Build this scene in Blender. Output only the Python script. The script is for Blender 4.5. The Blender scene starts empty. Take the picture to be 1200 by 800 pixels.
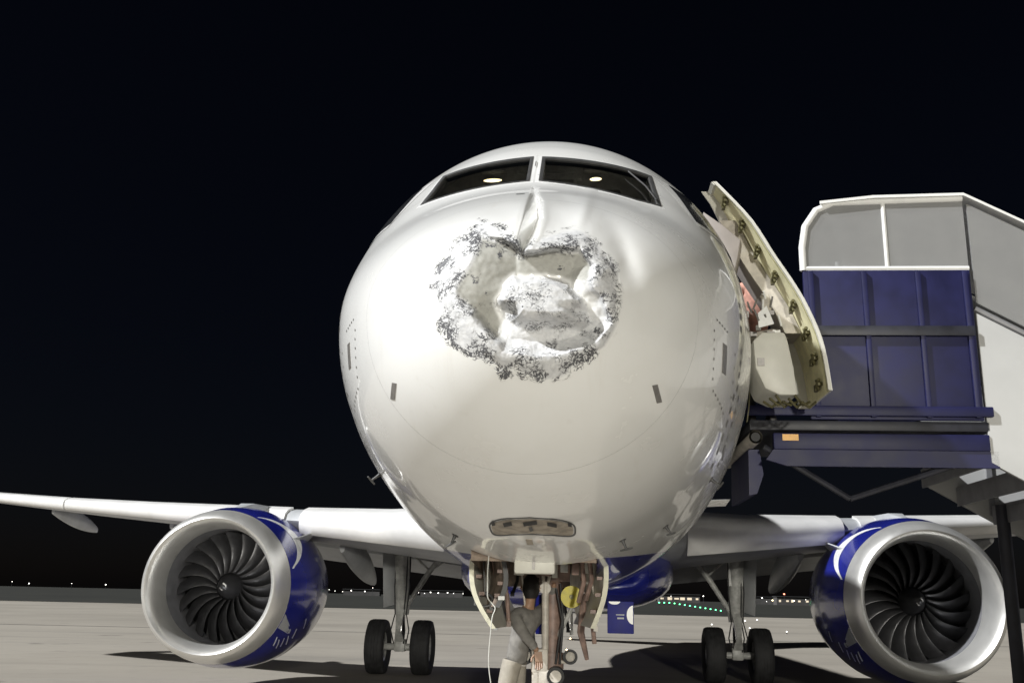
import bpy, bmesh, math, random
import numpy as np
from mathutils import Vector, Matrix
random.seed(4); RNG = np.random.default_rng(4)
R = math.radians
C = bpy.context.scene.collection
sc = bpy.context.scene

# ------------------------------------------------------------------ camera, sky, light, exposure
PITCH, ROLL, FPX = 14.58, 1.26, 1150.0
cam_d = bpy.data.cameras.new('camera'); cam = bpy.data.objects.new('camera', cam_d); C.objects.link(cam)
cam_d.sensor_width = 36.0; cam_d.lens = 36.0 * FPX / 1200.0
cam_d.clip_start = 0.05; cam_d.clip_end = 20000
p_, r_ = R(PITCH), R(ROLL)
fw = Vector((0, math.cos(p_), math.sin(p_))); up0 = Vector((0, -math.sin(p_), math.cos(p_))); rt0 = Vector((1, 0, 0))
rt = rt0 * math.cos(r_) + up0 * math.sin(r_); up = up0 * math.cos(r_) - rt0 * math.sin(r_)
cam.matrix_world = Matrix(((rt.x, up.x, -fw.x, 0), (rt.y, up.y, -fw.y, 0), (rt.z, up.z, -fw.z, 1.71), (0, 0, 0, 1)))
sc.camera = cam

SUN = Vector((-0.70, -0.30, 0.65)).normalized()          # towards the tall floodlights of the stand
elev = math.asin(SUN.z); azim = math.atan2(SUN.x, SUN.y)
w = bpy.data.worlds.new('World'); sc.world = w; w.use_nodes = True
wn = w.node_tree.nodes; wl = w.node_tree.links
sky = wn.new('ShaderNodeTexSky'); sky.sky_type = 'NISHITA'; sky.sun_disc = False
sky.sun_elevation = elev; sky.sun_rotation = azim
bg = wn['Background']; bg.inputs['Strength'].default_value = 0.0007
tn_ = wn.new('ShaderNodeMix'); tn_.data_type = 'RGBA'; tn_.blend_type = 'MULTIPLY'; tn_.inputs[0].default_value = 1.0; tn_.inputs[7].default_value = (1.0, 0.9, 1.12, 1)
wl.new(sky.outputs['Color'], tn_.inputs[6]); wl.new(tn_.outputs[2], bg.inputs['Color'])

sd = bpy.data.lights.new('floodlight_key', 'SUN'); sd.energy = 4.0; sd.angle = R(1.6); sd.color = (0.97, 0.985, 1.0)
so = bpy.data.objects.new('floodlight_key', sd); C.objects.link(so)
so.rotation_euler = (-SUN).to_track_quat('-Z', 'Y').to_euler(); so.location = (-30, -15, 20)
# added warm fill lamp, unseen behind the camera, brightens the lower nose
fd = bpy.data.lights.new('frontal_fill', 'SPOT'); fd.energy = 35000; fd.spot_size = R(50); fd.spot_blend = 0.6
fd.color = (1.0, 0.965, 0.86); fd.shadow_soft_size = 0.9
fo = bpy.data.objects.new('frontal_fill', fd); C.objects.link(fo)
fo.location = (3, -40, 5.5); fo.rotation_euler = (Vector((0, 8, 3)) - fo.location).to_track_quat('-Z', 'Y').to_euler()

sc.view_settings.view_transform = 'Standard'; sc.view_settings.look = 'None'
sc.view_settings.exposure = 0.46; sc.view_settings.gamma = 1.0

# ------------------------------------------------------------------ materials
def nmat(name):
    m = bpy.data.materials.new(name); m.use_nodes = True
    nt = m.node_tree; return m, nt, nt.nodes, nt.links, nt.nodes['Principled BSDF']
def rgba(c): return (c[0], c[1], c[2], 1.0)
def mixc(nt, fac, a, b):
    n = nt.nodes.new('ShaderNodeMix'); n.data_type = 'RGBA'
    for sock, v in ((n.inputs[0], fac), (n.inputs[6], a), (n.inputs[7], b)):
        if hasattr(v, 'links'): nt.links.new(v, sock)
        else: sock.default_value = v if isinstance(v, (int, float)) else rgba(v)
    return n.outputs[2]
def mth(nt, op, a, b=0.0, clamp=False):
    n = nt.nodes.new('ShaderNodeMath'); n.operation = op; n.use_clamp = clamp
    for sock, v in ((n.inputs[0], a), (n.inputs[1], b)):
        if hasattr(v, 'links'): nt.links.new(v, sock)
        else: sock.default_value = v
    return n.outputs[0]
def noise(nt, scale, detail=4, rough=0.55, dist=0.0, coord=None):
    n = nt.nodes.new('ShaderNodeTexNoise'); n.inputs['Scale'].default_value = scale
    n.inputs['Detail'].default_value = detail; n.inputs['Roughness'].default_value = rough; n.inputs['Distortion'].default_value = dist
    if coord is None:
        t = nt.nodes.new('ShaderNodeTexCoord'); coord = t.outputs['Object']
    nt.links.new(coord, n.inputs['Vector']); return n.outputs['Fac']
def ramp(nt, fac, lo, hi):
    n = nt.nodes.new('ShaderNodeMapRange'); n.interpolation_type = 'SMOOTHSTEP'
    for sock, v in ((n.inputs[0], fac), (n.inputs[1], lo), (n.inputs[2], hi)):
        if hasattr(v, 'links'): nt.links.new(v, sock)
        else: sock.default_value = v
    return n.outputs[0]
def bumpn(nt, bs, h, strength, dist=0.01):
    b = nt.nodes.new('ShaderNodeBump'); b.inputs['Strength'].default_value = strength; b.inputs['Distance'].default_value = dist
    nt.links.new(h, b.inputs['Height']); nt.links.new(b.outputs['Normal'], bs.inputs['Normal'])
def pm(name, col, rough=0.5, metal=0.0, coat=0.0, var=0.12, vs=6.0, bump=0.0, bs_=40.0):
    m, nt, N, L, b = nmat(name)
    f = noise(nt, vs, 5)
    dark = tuple(c * (1 - var) for c in col); lite = tuple(min(1, c * (1 + var)) for c in col)
    L.new(mixc(nt, ramp(nt, f, 0.3, 0.7), dark, lite), b.inputs['Base Color'])
    L.new(mth(nt, 'ADD', mth(nt, 'MULTIPLY', f, 0.2), max(0.02, rough - 0.1)), b.inputs['Roughness'])
    b.inputs['Metallic'].default_value = metal; b.inputs['Coat Weight'].default_value = coat; b.inputs['Coat Roughness'].default_value = 0.08
    if bump: bumpn(nt, b, noise(nt, bs_, 6), bump)
    return m
def em(name, col, s):
    m, nt, N, L, b = nmat(name)
    b.inputs['Base Color'].default_value = rgba(col); b.inputs['Emission Color'].default_value = rgba(col); b.inputs['Emission Strength'].default_value = s
    return m

WHITE = (0.80, 0.80, 0.785); NAVY = (0.015, 0.021, 0.23)
def fuselage_paint():
    m, nt, N, L, b = nmat('fuselage_paint')
    tc = N.new('ShaderNodeTexCoord'); o = tc.outputs['Object']
    sx = N.new('ShaderNodeSeparateXYZ'); L.new(o, sx.inputs[0])
    # blue belly: a painted boundary running aft and up
    line = mth(nt, 'ADD', mth(nt, 'MULTIPLY', mth(nt, 'SUBTRACT', sx.outputs['Y'], 3.3), 0.075), 2.04)
    blue = ramp(nt, mth(nt, 'SUBTRACT', line, sx.outputs['Z']), -0.006, 0.006)
    back = ramp(nt, sx.outputs['Y'], 3.18, 3.22)
    blue = mth(nt, 'MULTIPLY', blue, back)
    g = noise(nt, 1.7, 5, 0.6); g2 = noise(nt, 9, 5, 0.6)
    white = mixc(nt, ramp(nt, g, 0.35, 0.75), WHITE, (0.765, 0.762, 0.74))
    white = mixc(nt, mth(nt, 'MULTIPLY', ramp(nt, g2, 0.62, 0.8), 0.25), white, (0.62, 0.6, 0.56))
    sv = N.new('ShaderNodeMapping'); sv.inputs['Scale'].default_value = (9, 2.2, 1.1); L.new(o, sv.inputs['Vector'])
    stk = noise(nt, 1.0, 6, 0.65, 0.3, sv.outputs[0])
    white = mixc(nt, mth(nt, 'MULTIPLY', ramp(nt, stk, 0.56, 0.8), 0.22), white, (0.60, 0.57, 0.50))
    col = mixc(nt, blue, white, NAVY)
    at = N.new('ShaderNodeAttribute'); at.attribute_name = 'torn'
    ac = N.new('ShaderNodeAttribute'); ac.attribute_name = 'chip'
    fib = noise(nt, 30, 6, 0.7, 0.5)
    torn_col = mixc(nt, ramp(nt, fib, 0.3, 0.7), (0.51, 0.515, 0.525), (0.66, 0.66, 0.662))
    col = mixc(nt, at.outputs['Fac'], col, torn_col)
    ak = N.new('ShaderNodeAttribute'); ak.attribute_name = 'core_shade'
    col = mixc(nt, mth(nt, 'MULTIPLY', ak.outputs['Fac'], 0.9), col, mixc(nt, ramp(nt, fib, 0.3, 0.7), (0.29, 0.287, 0.255), (0.37, 0.365, 0.33)))  # bare-ply tan darkened: shade of the dent's hollow put into the colour
    # chipped specks: thin curly flakes where the skin is broken
    n1 = noise(nt, 12, 4, 0.62, 2.2); n2 = noise(nt, 34, 3, 0.6, 1.4); big = noise(nt, 9, 3, 0.5)
    v = mth(nt, 'ADD', mth(nt, 'MULTIPLY', n1, 0.62), mth(nt, 'MULTIPLY', n2, 0.38))
    ridge = mth(nt, 'ABSOLUTE', mth(nt, 'SUBTRACT', v, 0.5))
    wid = mth(nt, 'MULTIPLY', mth(nt, 'MULTIPLY', ac.outputs['Fac'], ramp(nt, big, 0.40, 0.60)), 0.050)
    spk = mth(nt, 'SUBTRACT', 1.0, ramp(nt, mth(nt, 'SUBTRACT', ridge, wid), -0.010, 0.002))
    spk = mth(nt, 'MULTIPLY', spk, ramp(nt, ac.outputs['Fac'], 0.08, 0.3))
    col = mixc(nt, spk, col, mixc(nt, n2, (0.03, 0.031, 0.035), (0.16, 0.16, 0.17)))
    L.new(col, b.inputs['Base Color'])
    rgh = mth(nt, 'ADD', mth(nt, 'MULTIPLY', g, 0.12), 0.20)
    brk = mth(nt, 'MAXIMUM', at.outputs['Fac'], ak.outputs['Fac'])
    rgh = mth(nt, 'ADD', rgh, mth(nt, 'MULTIPLY', brk, 0.5), True)
    L.new(rgh, b.inputs['Roughness'])
    b.inputs['Specular IOR Level'].default_value = 0.5
    L.new(mth(nt, 'MULTIPLY', mth(nt, 'SUBTRACT', 1.0, brk), 0.6), b.inputs['Coat Weight']); b.inputs['Coat Roughness'].default_value = 0.035
    h = mth(nt, 'SUBTRACT', mth(nt, 'MULTIPLY', mth(nt, 'MULTIPLY', fib, at.outputs['Fac']), 0.6), mth(nt, 'MULTIPLY', spk, 0.5))
    bumpn(nt, b, h, 0.8, 0.006)
    return m
def concrete():
    m, nt, N, L, b = nmat('apron_concrete')
    a = noise(nt, 0.08, 6, 0.6); c = noise(nt, 1.3, 6, 0.65); d = noise(nt, 40, 3)
    col = mixc(nt, ramp(nt, a, 0.3, 0.7), (0.30, 0.272, 0.228), (0.38, 0.346, 0.292))
    col = mixc(nt, mth(nt, 'MULTIPLY', ramp(nt, c, 0.5, 0.8), 0.35), col, (0.17, 0.16, 0.145))
    tc = N.new('ShaderNodeTexCoord'); mp = N.new('ShaderNodeMapping'); mp.inputs['Scale'].default_value = (.05, .5, 1); mp.inputs['Rotation'].default_value = (0, 0, .25); L.new(tc.outputs['Object'], mp.inputs['Vector'])
    skid = noise(nt, 1.0, 5, 0.6, 0.2, mp.outputs[0]); spot = noise(nt, 0.45, 3, 0.5)
    col = mixc(nt, mth(nt, 'MULTIPLY', ramp(nt, skid, 0.52, 0.75), 0.40), col, (0.15, 0.145, 0.135))
    col = mixc(nt, mth(nt, 'MULTIPLY', ramp(nt, spot, 0.66, 0.74), 0.55), col, (0.09, 0.085, 0.08))
    L.new(col, b.inputs['Base Color']); b.inputs['Roughness'].default_value = 0.75
    bumpn(nt, b, mth(nt, 'ADD', d, mth(nt, 'MULTIPLY', c, 2.0)), 0.25, 0.01)
    return m
M = {}
M['paint'] = fuselage_paint()
M['concrete'] = concrete()
M['white'] = pm('white_gloss_paint', WHITE, 0.28, coat=0.3, var=0.04, vs=3)
M['wing_white'] = pm('wing_white_paint', (0.78, 0.77, 0.75), 0.35, coat=0.2, var=0.06, vs=2)
M['wing_grey'] = pm('wing_grey_paint', (0.42, 0.43, 0.44), 0.45, var=0.12, vs=2)
M['navy'] = pm('navy_gloss_paint', NAVY, 0.22, coat=0.6, var=0.15, vs=2)
M['navymatt'] = pm('navy_satin_paint', (0.012, 0.016, 0.19), 0.6, var=0.1)
M['cream'] = pm('cream_primer', (0.76, 0.72, 0.47), 0.5, var=0.12, vs=9)
M['edge'] = pm('door_edge_paint', (0.60, 0.58, 0.45), 0.5, var=0.15, vs=12)
M['cream_dark'] = pm('zinc_primer', (0.42, 0.40, 0.22), 0.6, var=0.25, vs=12)
M['fitting'] = pm('latch_metal', (0.11, 0.10, 0.045), 0.5, metal=0.3, var=0.3, vs=20)
M['liner'] = pm('grey_lining', (0.33, 0.30, 0.285), 0.5, var=0.08, vs=5)
M['tray'] = pm('inlet_tray_paint', (0.30, 0.26, 0.21), 0.6, var=0.3, vs=14)
M['bustle'] = pm('slide_cover', (0.60, 0.59, 0.53), 0.45, var=0.06, vs=4)
M['lip'] = pm('polished_inlet_metal', (0.74, 0.73, 0.70), 0.38, metal=0.7, var=0.04, vs=3)
M['duct'] = pm('inlet_liner', (0.16, 0.16, 0.17), 0.5, var=0.15)
M['fan'] = pm('fan_metal', (0.065, 0.065, 0.07), 0.34, metal=0.5, var=0.2, vs=5)
M['black'] = pm('matt_black', (0.012, 0.012, 0.013), 0.6, var=0.2)
M['rubber'] = pm('tyre_rubber', (0.022, 0.022, 0.023), 0.72, var=0.3, vs=8, bump=0.15, bs_=60)
M['rim'] = pm('wheel_metal', (0.45, 0.45, 0.44), 0.4, metal=0.5, var=0.2, vs=14)
M['gearmetal'] = pm('gear_grey_paint', (0.42, 0.42, 0.40), 0.4, var=0.22, vs=9)
M['gearbrown'] = pm('gear_primer_brown', (0.25, 0.17, 0.14), 0.5, var=0.35, vs=10)
M['gearcream'] = pm('gear_cream_paint', (0.52, 0.48, 0.42), 0.45, var=0.18, vs=12)
M['baybrown'] = pm('wheel_bay_primer', (0.20, 0.155, 0.12), 0.7, var=0.5, vs=8)
M['chrome'] = pm('oleo_chrome', (0.7, 0.7, 0.7), 0.18, metal=1.0, var=0.04)
M['darkgrey'] = pm('dark_grey_metal', (0.07, 0.07, 0.07), 0.5, var=0.25, vs=12)
M['plate'] = pm('grey_plate', (0.22, 0.21, 0.20), 0.4, metal=0.4, var=0.15, vs=20)
M['seal'] = pm('window_seal', (0.045, 0.045, 0.045), 0.55, var=0.2, vs=20)
M['frame'] = pm('window_frame_metal', (0.32, 0.32, 0.31), 0.35, metal=0.5, var=0.15, vs=20)
M['yellow'] = pm('yellow_paint', (0.55, 0.47, 0.03), 0.45, var=0.15, vs=14)
M['amber'] = pm('amber_reflector', (0.75, 0.36, 0.01), 0.3, var=0.1, vs=30)
M['stairblue'] = pm('stair_blue_paint', (0.007, 0.008, 0.055), 0.55, coat=0.0, var=0.2, vs=4)
M['stairwhite'] = pm('stair_white_paint', (0.42, 0.42, 0.41), 0.5, var=0.07, vs=1.2)
M['stairdark'] = pm('stair_dark_steel', (0.02, 0.021, 0.03), 0.5, var=0.3, vs=5)
M['stairgrey'] = pm('stair_grey_steel', (0.25, 0.25, 0.26), 0.45, metal=0.3, var=0.15, vs=6)
M['hose'] = pm('white_cable_sheath', (0.6, 0.6, 0.56), 0.5, var=0.1, vs=20)
M['skin'] = pm('skin', (0.32, 0.19, 0.12), 0.5, var=0.1, vs=20)
M['hair'] = pm('dark_hair', (0.012, 0.01, 0.009), 0.6, var=0.3, vs=40)
M['shirt'] = pm('grey_shirt', (0.19, 0.18, 0.165), 0.85, var=0.2, vs=14, bump=0.3, bs_=25)
M['salmon'] = pm('salmon_shirt_cloth', (0.50, 0.26, 0.20), 0.85, var=0.25, vs=16, bump=0.3, bs_=25)
M['trousers'] = pm('pale_trousers', (0.34, 0.31, 0.26), 0.85, var=0.14, vs=10, bump=0.35, bs_=18)
M['shoe'] = pm('black_shoe', (0.02, 0.018, 0.017), 0.5, var=0.2)
M['cockpit'] = pm('cockpit_lining', (0.26, 0.26, 0.26), 0.7, var=0.25, vs=9)
M['seatcloth'] = pm('cockpit_seat_cloth', (0.10, 0.09, 0.085), 0.8, var=0.2)
M['cockpit_lamp'] = em('cockpit_lamp_glow', (1.0, 0.80, 0.45), 3.0)
M['taxi_lens'] = pm('lamp_lens', (0.5, 0.47, 0.42), 0.15, var=0.1, vs=30)
M['orange_glow'] = em('orange_marker_glow', (1.0, 0.42, 0.14), 6.0)
M['green_glow'] = em('green_lamp_glow', (0.12, 1.0, 0.35), 5.0)
M['white_glow'] = em('white_lamp_glow', (1.0, 0.97, 0.9), 3.0)
M['warm_glow'] = em('warm_lamp_glow', (1.0, 0.72, 0.4), 7.0)
M['red_glow'] = em('red_lamp_glow', (1.0, 0.2, 0.12), 6.0)
M['window_glow'] = em('lit_window_glow', (1.0, 0.85, 0.62), 0.35)
M['farwall'] = pm('far_wall', (0.10, 0.095, 0.09), 0.8, var=0.2, vs=0.1)
M['grass'] = pm('night_grass', (0.014, 0.0145, 0.010), 0.9, var=0.35, vs=0.05)  # near-black grass: falloff of the floodlights with distance put into its colour
M['tar'] = pm('joint_sealant', (0.10, 0.095, 0.085), 0.8, var=0.3, vs=2)
def glass():
    m, nt, N, L, b = nmat('windscreen_glass')
    out = N['Material Output']; t = N.new('ShaderNodeBsdfTransparent'); t.inputs[0].default_value = (0.62, 0.66, 0.66, 1)
    g = N.new('ShaderNodeBsdfGlossy'); g.inputs['Roughness'].default_value = 0.04
    f = N.new('ShaderNodeFresnel'); f.inputs[0].default_value = 1.5
    sm = noise(nt, 6, 4); L.new(mth(nt, 'ADD', mth(nt, 'MULTIPLY', sm, 0.05), 0.02), g.inputs['Roughness'])
    x = N.new('ShaderNodeMixShader'); L.new(f.outputs[0], x.inputs[0]); L.new(t.outputs[0], x.inputs[1]); L.new(g.outputs[0], x.inputs[2]); L.new(x.outputs[0], out.inputs[0])
    return m
M['glass'] = glass()
M['darkpane'] = pm('dark_window_glass', (0.045, 0.047, 0.05), 0.16, coat=0.5, var=0.1)
def glaze():
    m, nt, N, L, b = nmat('stair_glazing')
    out = N['Material Output']; t = N.new('ShaderNodeBsdfTransparent'); t.inputs[0].default_value = (0.75, 0.76, 0.77, 1)
    n = noise(nt, 3, 4); L.new(mixc(nt, n, (0.36, 0.36, 0.36), (0.46, 0.46, 0.45)), b.inputs['Base Color']); b.inputs['Roughness'].default_value = 0.25
    x = N.new('ShaderNodeMixShader'); x.inputs[0].default_value = 0.5
    L.new(t.outputs[0], x.inputs[1]); L.new(b.outputs[0], x.inputs[2]); L.new(x.outputs[0], out.inputs[0]); return m
M['glaze'] = glaze()

# ------------------------------------------------------------------ mesh helpers
class MB:
    def __init__(s): s.v = []; s.f = []; s.mi = []; s.cur = 0
    def add(s, vs, fs):
        b = len(s.v); s.v += [tuple(map(float, q)) for q in vs]
        s.f += [tuple(int(i) + b for i in f) for f in fs]; s.mi += [s.cur] * len(fs); return s
    def box(s, c, d, rot=None):
        x, y, z = (q / 2 for q in d); vs = [Vector((i * x, j * y, k * z)) for i in (-1, 1) for j in (-1, 1) for k in (-1, 1)]
        if rot is not None: vs = [rot @ v for v in vs]
        c = Vector(c); vs = [v + c for v in vs]
        return s.add(vs, [(0, 1, 3, 2), (4, 6, 7, 5), (0, 4, 5, 1), (2, 3, 7, 6), (0, 2, 6, 4), (1, 5, 7, 3)])
    def tube(s, pts, rad, n=12, caps=True):
        pts = [Vector(p) for p in pts]; rad = rad if hasattr(rad, '__len__') else [rad] * len(pts)
        rings = []; ref = None
        for i, p in enumerate(pts):
            t = (pts[min(i + 1, len(pts) - 1)] - pts[max(i - 1, 0)]).normalized()
            if ref is None: ref = Vector((0, 0, 1)) if abs(t.z) < .9 else Vector((0, 1, 0))
            a = t.cross(ref).normalized(); bq = a.cross(t).normalized(); ref = bq
            rings.append([p + (a * math.cos(2 * math.pi * k / n) + bq * math.sin(2 * math.pi * k / n)) * rad[i] for k in range(n)])
        return s.loft(rings, caps)
    def loft(s, rings, caps=True, closed=True):
        n = len(rings[0]); vs = [p for r in rings for p in r]; fs = []
        for i in range(len(rings) - 1):
            for k in range(n if closed else n - 1):
                k2 = (k + 1) % n; fs.append((i * n + k, i * n + k2, (i + 1) * n + k2, (i + 1) * n + k))
        if caps: fs.append(tuple(range(n))[::-1]); fs.append(tuple((len(rings) - 1) * n + k for k in range(n)))
        return s.add(vs, fs)
    def lathe(s, prof, axis, c, n=48, caps=False):
        # prof: list of (along axis, radius)
        rings = []
        for a, r in prof:
            ring = []
            for k in range(n):
                t = 2 * math.pi * k / n; p, q = r * math.cos(t), r * math.sin(t)
                ring.append({'x': (c[0] + a, c[1] + p, c[2] + q), 'y': (c[0] + p, c[1] + a, c[2] + q), 'z': (c[0] + p, c[1] + q, c[2] + a)}[axis])
            rings.append(ring)
        return s.loft(rings, caps)
    def prism(s, poly, d):        # poly: 3-D points, extruded by vector d
        n = len(poly); d = Vector(d); a = [Vector(p) for p in poly]; bq = [p + d for p in a]
        return s.add(a + bq, [tuple(range(n))[::-1], tuple(range(n, 2 * n))] + [(i, (i + 1) % n, n + (i + 1) % n, n + i) for i in range(n)])
    def build(s, name, mats, parent=None, smooth=True, bevel=0.0, angle=40):
        me = bpy.data.meshes.new(name); me.from_pydata(s.v, [], s.f)
        mats = mats if isinstance(mats, (list, tuple)) else [mats]
        for m in mats: me.materials.append(m)
        if len(mats) > 1: me.polygons.foreach_set('material_index', s.mi)
        bm = bmesh.new(); bm.from_mesh(me); bmesh.ops.recalc_face_normals(bm, faces=bm.faces)
        if bevel:
            es = [e for e in bm.edges if len(e.link_faces) == 2 and e.calc_face_angle(0) > R(35)]
            bmesh.ops.bevel(bm, geom=es, offset=bevel, segments=2, affect='EDGES', profile=0.5)
        if smooth:
            for f in bm.faces: f.smooth = True
            for e in bm.edges:
                if len(e.link_faces) == 2 and e.calc_face_angle(0) > R(angle): e.smooth = False
        bm.to_mesh(me); bm.free(); me.update()
        o = bpy.data.objects.new(name, me); C.objects.link(o)
        if parent: o.parent = parent
        return o
def tag(o, label=None, cat=None, group=None, kind=None):
    if label: o['label'] = label
    if cat: o['category'] = cat
    if group: o['group'] = group
    if kind: o['kind'] = kind
    return o
def empty(name, loc=(0, 0, 0), rz=0.0, parent=None):
    o = bpy.data.objects.new(name, None); C.objects.link(o); o.location = loc; o.rotation_euler = (0, 0, rz); o.empty_display_size = .3
    if parent: o.parent = parent
    return o
def dup(o, parent, mirror=False):
    c = o.copy(); C.objects.link(c); c.parent = parent
    for ch in list(o.children): dup(ch, c)
    return c

# ------------------------------------------------------------------ setting: ground
def sheet(name, x0, x1, y0, y1, z, m):
    b = MB(); b.add([(x0, y0, z), (x1, y0, z), (x1, y1, z), (x0, y1, z)], [(0, 1, 2, 3)])
    return tag(b.build(name, m, smooth=False), kind='structure')
sheet('apron_ground', -5000, 5000, -400, 9000, 0.0, M['concrete'])
sheet('grass_field', -5000, 5000, 122, 9000, 0.03, M['grass'])
b = MB()
b.add([(-60, 47.3, .004), (80, 46.6, .004), (80, 47.0, .004), (-60, 47.65, .004)], [(0, 1, 2, 3)])
tag(b.build('pavement_joint', M['tar'], smooth=False), kind='structure')

# ------------------------------------------------------------------ airliner surface
TIP = (0.052, 4.99); YAW = 4.37
root = empty('airliner', (TIP[0], TIP[1], 0), -R(YAW))
tag(root, 'white and navy passenger jet with crushed peeling nose cone standing on apron', 'airplane')
S_ = [0, .1, .3, .6, 1, 1.5, 2, 2.5, 3, 3.5, 4, 5, 6, 8, 23, 26, 30, 34, 37]
TOP = [3.2, 3.56, 3.80, 4.03, 4.27, 4.54, 4.93, 5.33, 5.62, 5.77, 5.83, 5.87, 5.88, 5.88, 5.88, 5.88, 5.82, 5.65, 5.35]
BOT = [3.2, 2.90, 2.68, 2.48, 2.31, 2.17, 2.08, 2.03, 1.98, 1.94, 1.90, 1.83, 1.78, 1.74, 1.74, 1.95, 2.75, 3.75, 4.6]
HW_ = [0, .36, .64, .91, 1.15, 1.365, 1.50, 1.605, 1.70, 1.775, 1.835, 1.93, 1.975, 1.975, 1.975, 1.93, 1.6, .98, .35]
MID = [3.2, 3.22, 3.28, 3.36, 3.45, 3.55, 3.63, 3.70, 3.75, 3.78, 3.80, 3.82, 3.82, 3.82, 3.82, 3.9, 4.3, 4.75, 5.0]
def pchip(xs, ys, x):
    xs = np.array(xs, float); ys = np.array(ys, float); h = np.diff(xs); d = np.diff(ys) / h; m = np.zeros(len(xs))
    for i in range(1, len(xs) - 1):
        if d[i - 1] * d[i] > 0:
            w1 = 2 * h[i] + h[i - 1]; w2 = h[i] + 2 * h[i - 1]; m[i] = (w1 + w2) / (w1 / d[i - 1] + w2 / d[i])
    m[0] = d[0]; m[-1] = d[-1]
    x = np.clip(x, xs[0], xs[-1]); i = np.clip(np.searchsorted(xs, x) - 1, 0, len(xs) - 2); t = (x - xs[i]) / h[i]
    return ((1 + 2 * t) * (1 - t) ** 2) * ys[i] + t * (1 - t) ** 2 * h[i] * m[i] + t * t * (3 - 2 * t) * ys[i + 1] + t * t * (t - 1) * h[i] * m[i + 1]
T_ = np.sqrt(np.array(S_, float))
def prof(s):
    t = np.sqrt(np.maximum(s, 0)); return tuple(pchip(T_, a, t) for a in (TOP, BOT, HW_, MID))
def surf(s, th):
    tp, bt, hw, md = prof(s); sn = np.sin(th)
    return np.stack([hw * np.cos(th), s + 0 * th, np.where(sn > 0, md + (tp - md) * sn, md + (md - bt) * sn)], -1)
def s_at(x, z):                                  # station where the front-facing skin passes (x, z)
    x = np.asarray(x, float); z = np.asarray(z, float); lo = np.zeros(np.broadcast(x, z).shape); hi = lo + 6.0
    for _ in range(40):
        m = (lo + hi) / 2; tp, bt, hw, md = prof(m)
        e = (x / np.maximum(hw, 1e-6)) ** 2 + np.where(z > md, (z - md) / np.maximum(tp - md, 1e-6), (md - z) / np.maximum(md - bt, 1e-6)) ** 2
        ins = e < 1; hi = np.where(ins, m, hi); lo = np.where(ins, lo, m)
    return (lo + hi) / 2
def skin_pt(x, z, off=0.0):
    x = np.asarray(x, float); z = np.asarray(z, float); e = 1e-3; s = s_at(x, z)
    sx = (s_at(x + e, z) - s) / e; sz = (s_at(x, z + e) - s) / e
    n = np.stack([sx, -np.ones_like(sx), sz], -1); n /= np.linalg.norm(n, axis=-1, keepdims=True)
    return np.stack([x, s, z], -1) + n * np.asarray(off)[..., None] if np.ndim(off) else np.stack([x, s, z], -1) + n * off

# ---- the crushed nose: a depth field drawn over the cone, pushed inwards
EYE = np.array([-0.43, -4.97, 1.71])              # design view the field is drawn from (frontal, about 5 m ahead)
def frontal(P):                                   # pinhole sketch plane, in sketch units
    d = P - np.array(to_loc((0, 0, 1.71)))
    wd = np.stack([d[..., 0] * cy + d[..., 1] * sy, -d[..., 0] * sy + d[..., 1] * cy, d[..., 2]], -1)
    F = np.array(fw); Rr = np.array(rt); U = np.array(up)
    z = wd @ F; return 600 + FPX * (wd @ Rr) / z, 400 - FPX * (wd @ U) / z, d / np.linalg.norm(d, axis=-1, keepdims=True)
cy, sy = math.cos(R(YAW)), math.sin(R(YAW))
def to_loc(p): x, y = p[0] - TIP[0], p[1] - TIP[1]; return (x * cy - y * sy, x * sy + y * cy, p[2])
def sdf(u, v, poly):
    P = np.stack([u, v], -1); A = np.array(poly, float); Bq = np.roll(A, -1, 0); dm = np.full(u.shape, 1e9); ins = np.zeros(u.shape, bool)
    for a, b2 in zip(A, Bq):
        e = b2 - a; wv = P - a; t = np.clip((wv @ e) / (e @ e), 0, 1); dm = np.minimum(dm, np.linalg.norm(wv - t[..., None] * e, axis=-1))
        c = (a[1] > P[..., 1]) != (b2[1] > P[..., 1]); den = (b2[1] - a[1]) or 1e-9
        ins ^= c & (P[..., 0] < (b2[0] - a[0]) * (P[..., 1] - a[1]) / den + a[0])
    return np.where(ins, dm, -dm)
def ss(x, a=0.0, b=1.0): t = np.clip((x - a) / (b - a), 0, 1); return t * t * (3 - 2 * t)
LAT = RNG.random((256, 256))
def vn(u, v):
    i = np.floor(u).astype(int); j = np.floor(v).astype(int); a = u - i; c = v - j; a = a * a * (3 - 2 * a); c = c * c * (3 - 2 * c)
    g = lambda p, q: LAT[p % 256, q % 256]
    return (g(i, j) * (1 - a) + g(i + 1, j) * a) * (1 - c) + (g(i, j + 1) * (1 - a) + g(i + 1, j + 1) * a) * c
def fbm(u, v, o=4): return sum(vn(u * 2 ** k + 17 * k, v * 2 ** k + 31 * k) * .5 ** (k + 1) for k in range(o)) - .5
FLAKE = [(563, 262), (535, 283), (512, 312), (504, 336), (516, 360), (511, 378), (524, 400), (552, 416), (580, 424), (588, 440), (597, 440), (603, 424), (611, 438), (636, 445), (655, 440), (688, 424), (710, 404), (723, 384), (727, 345), (722, 310), (704, 284), (672, 266), (645, 276), (612, 290), (588, 268)]
RIM = [(562, 270), (549, 300), (530, 342), (542, 358), (558, 380), (576, 400), (590, 409), (622, 416), (658, 414), (690, 403), (717, 380), (708, 352), (694, 330), (696, 306), (678, 290), (652, 290), (613, 292), (590, 280)]
HUMP = [(590, 336), (604, 327), (640, 325), (664, 334), (678, 348), (702, 384), (676, 389), (644, 391), (612, 388), (594, 380), (585, 352)]
CREASE = [(625, 219), (634, 236), (634, 256), (625, 276), (612, 298), (606, 282), (608, 262), (615, 240)]
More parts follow.
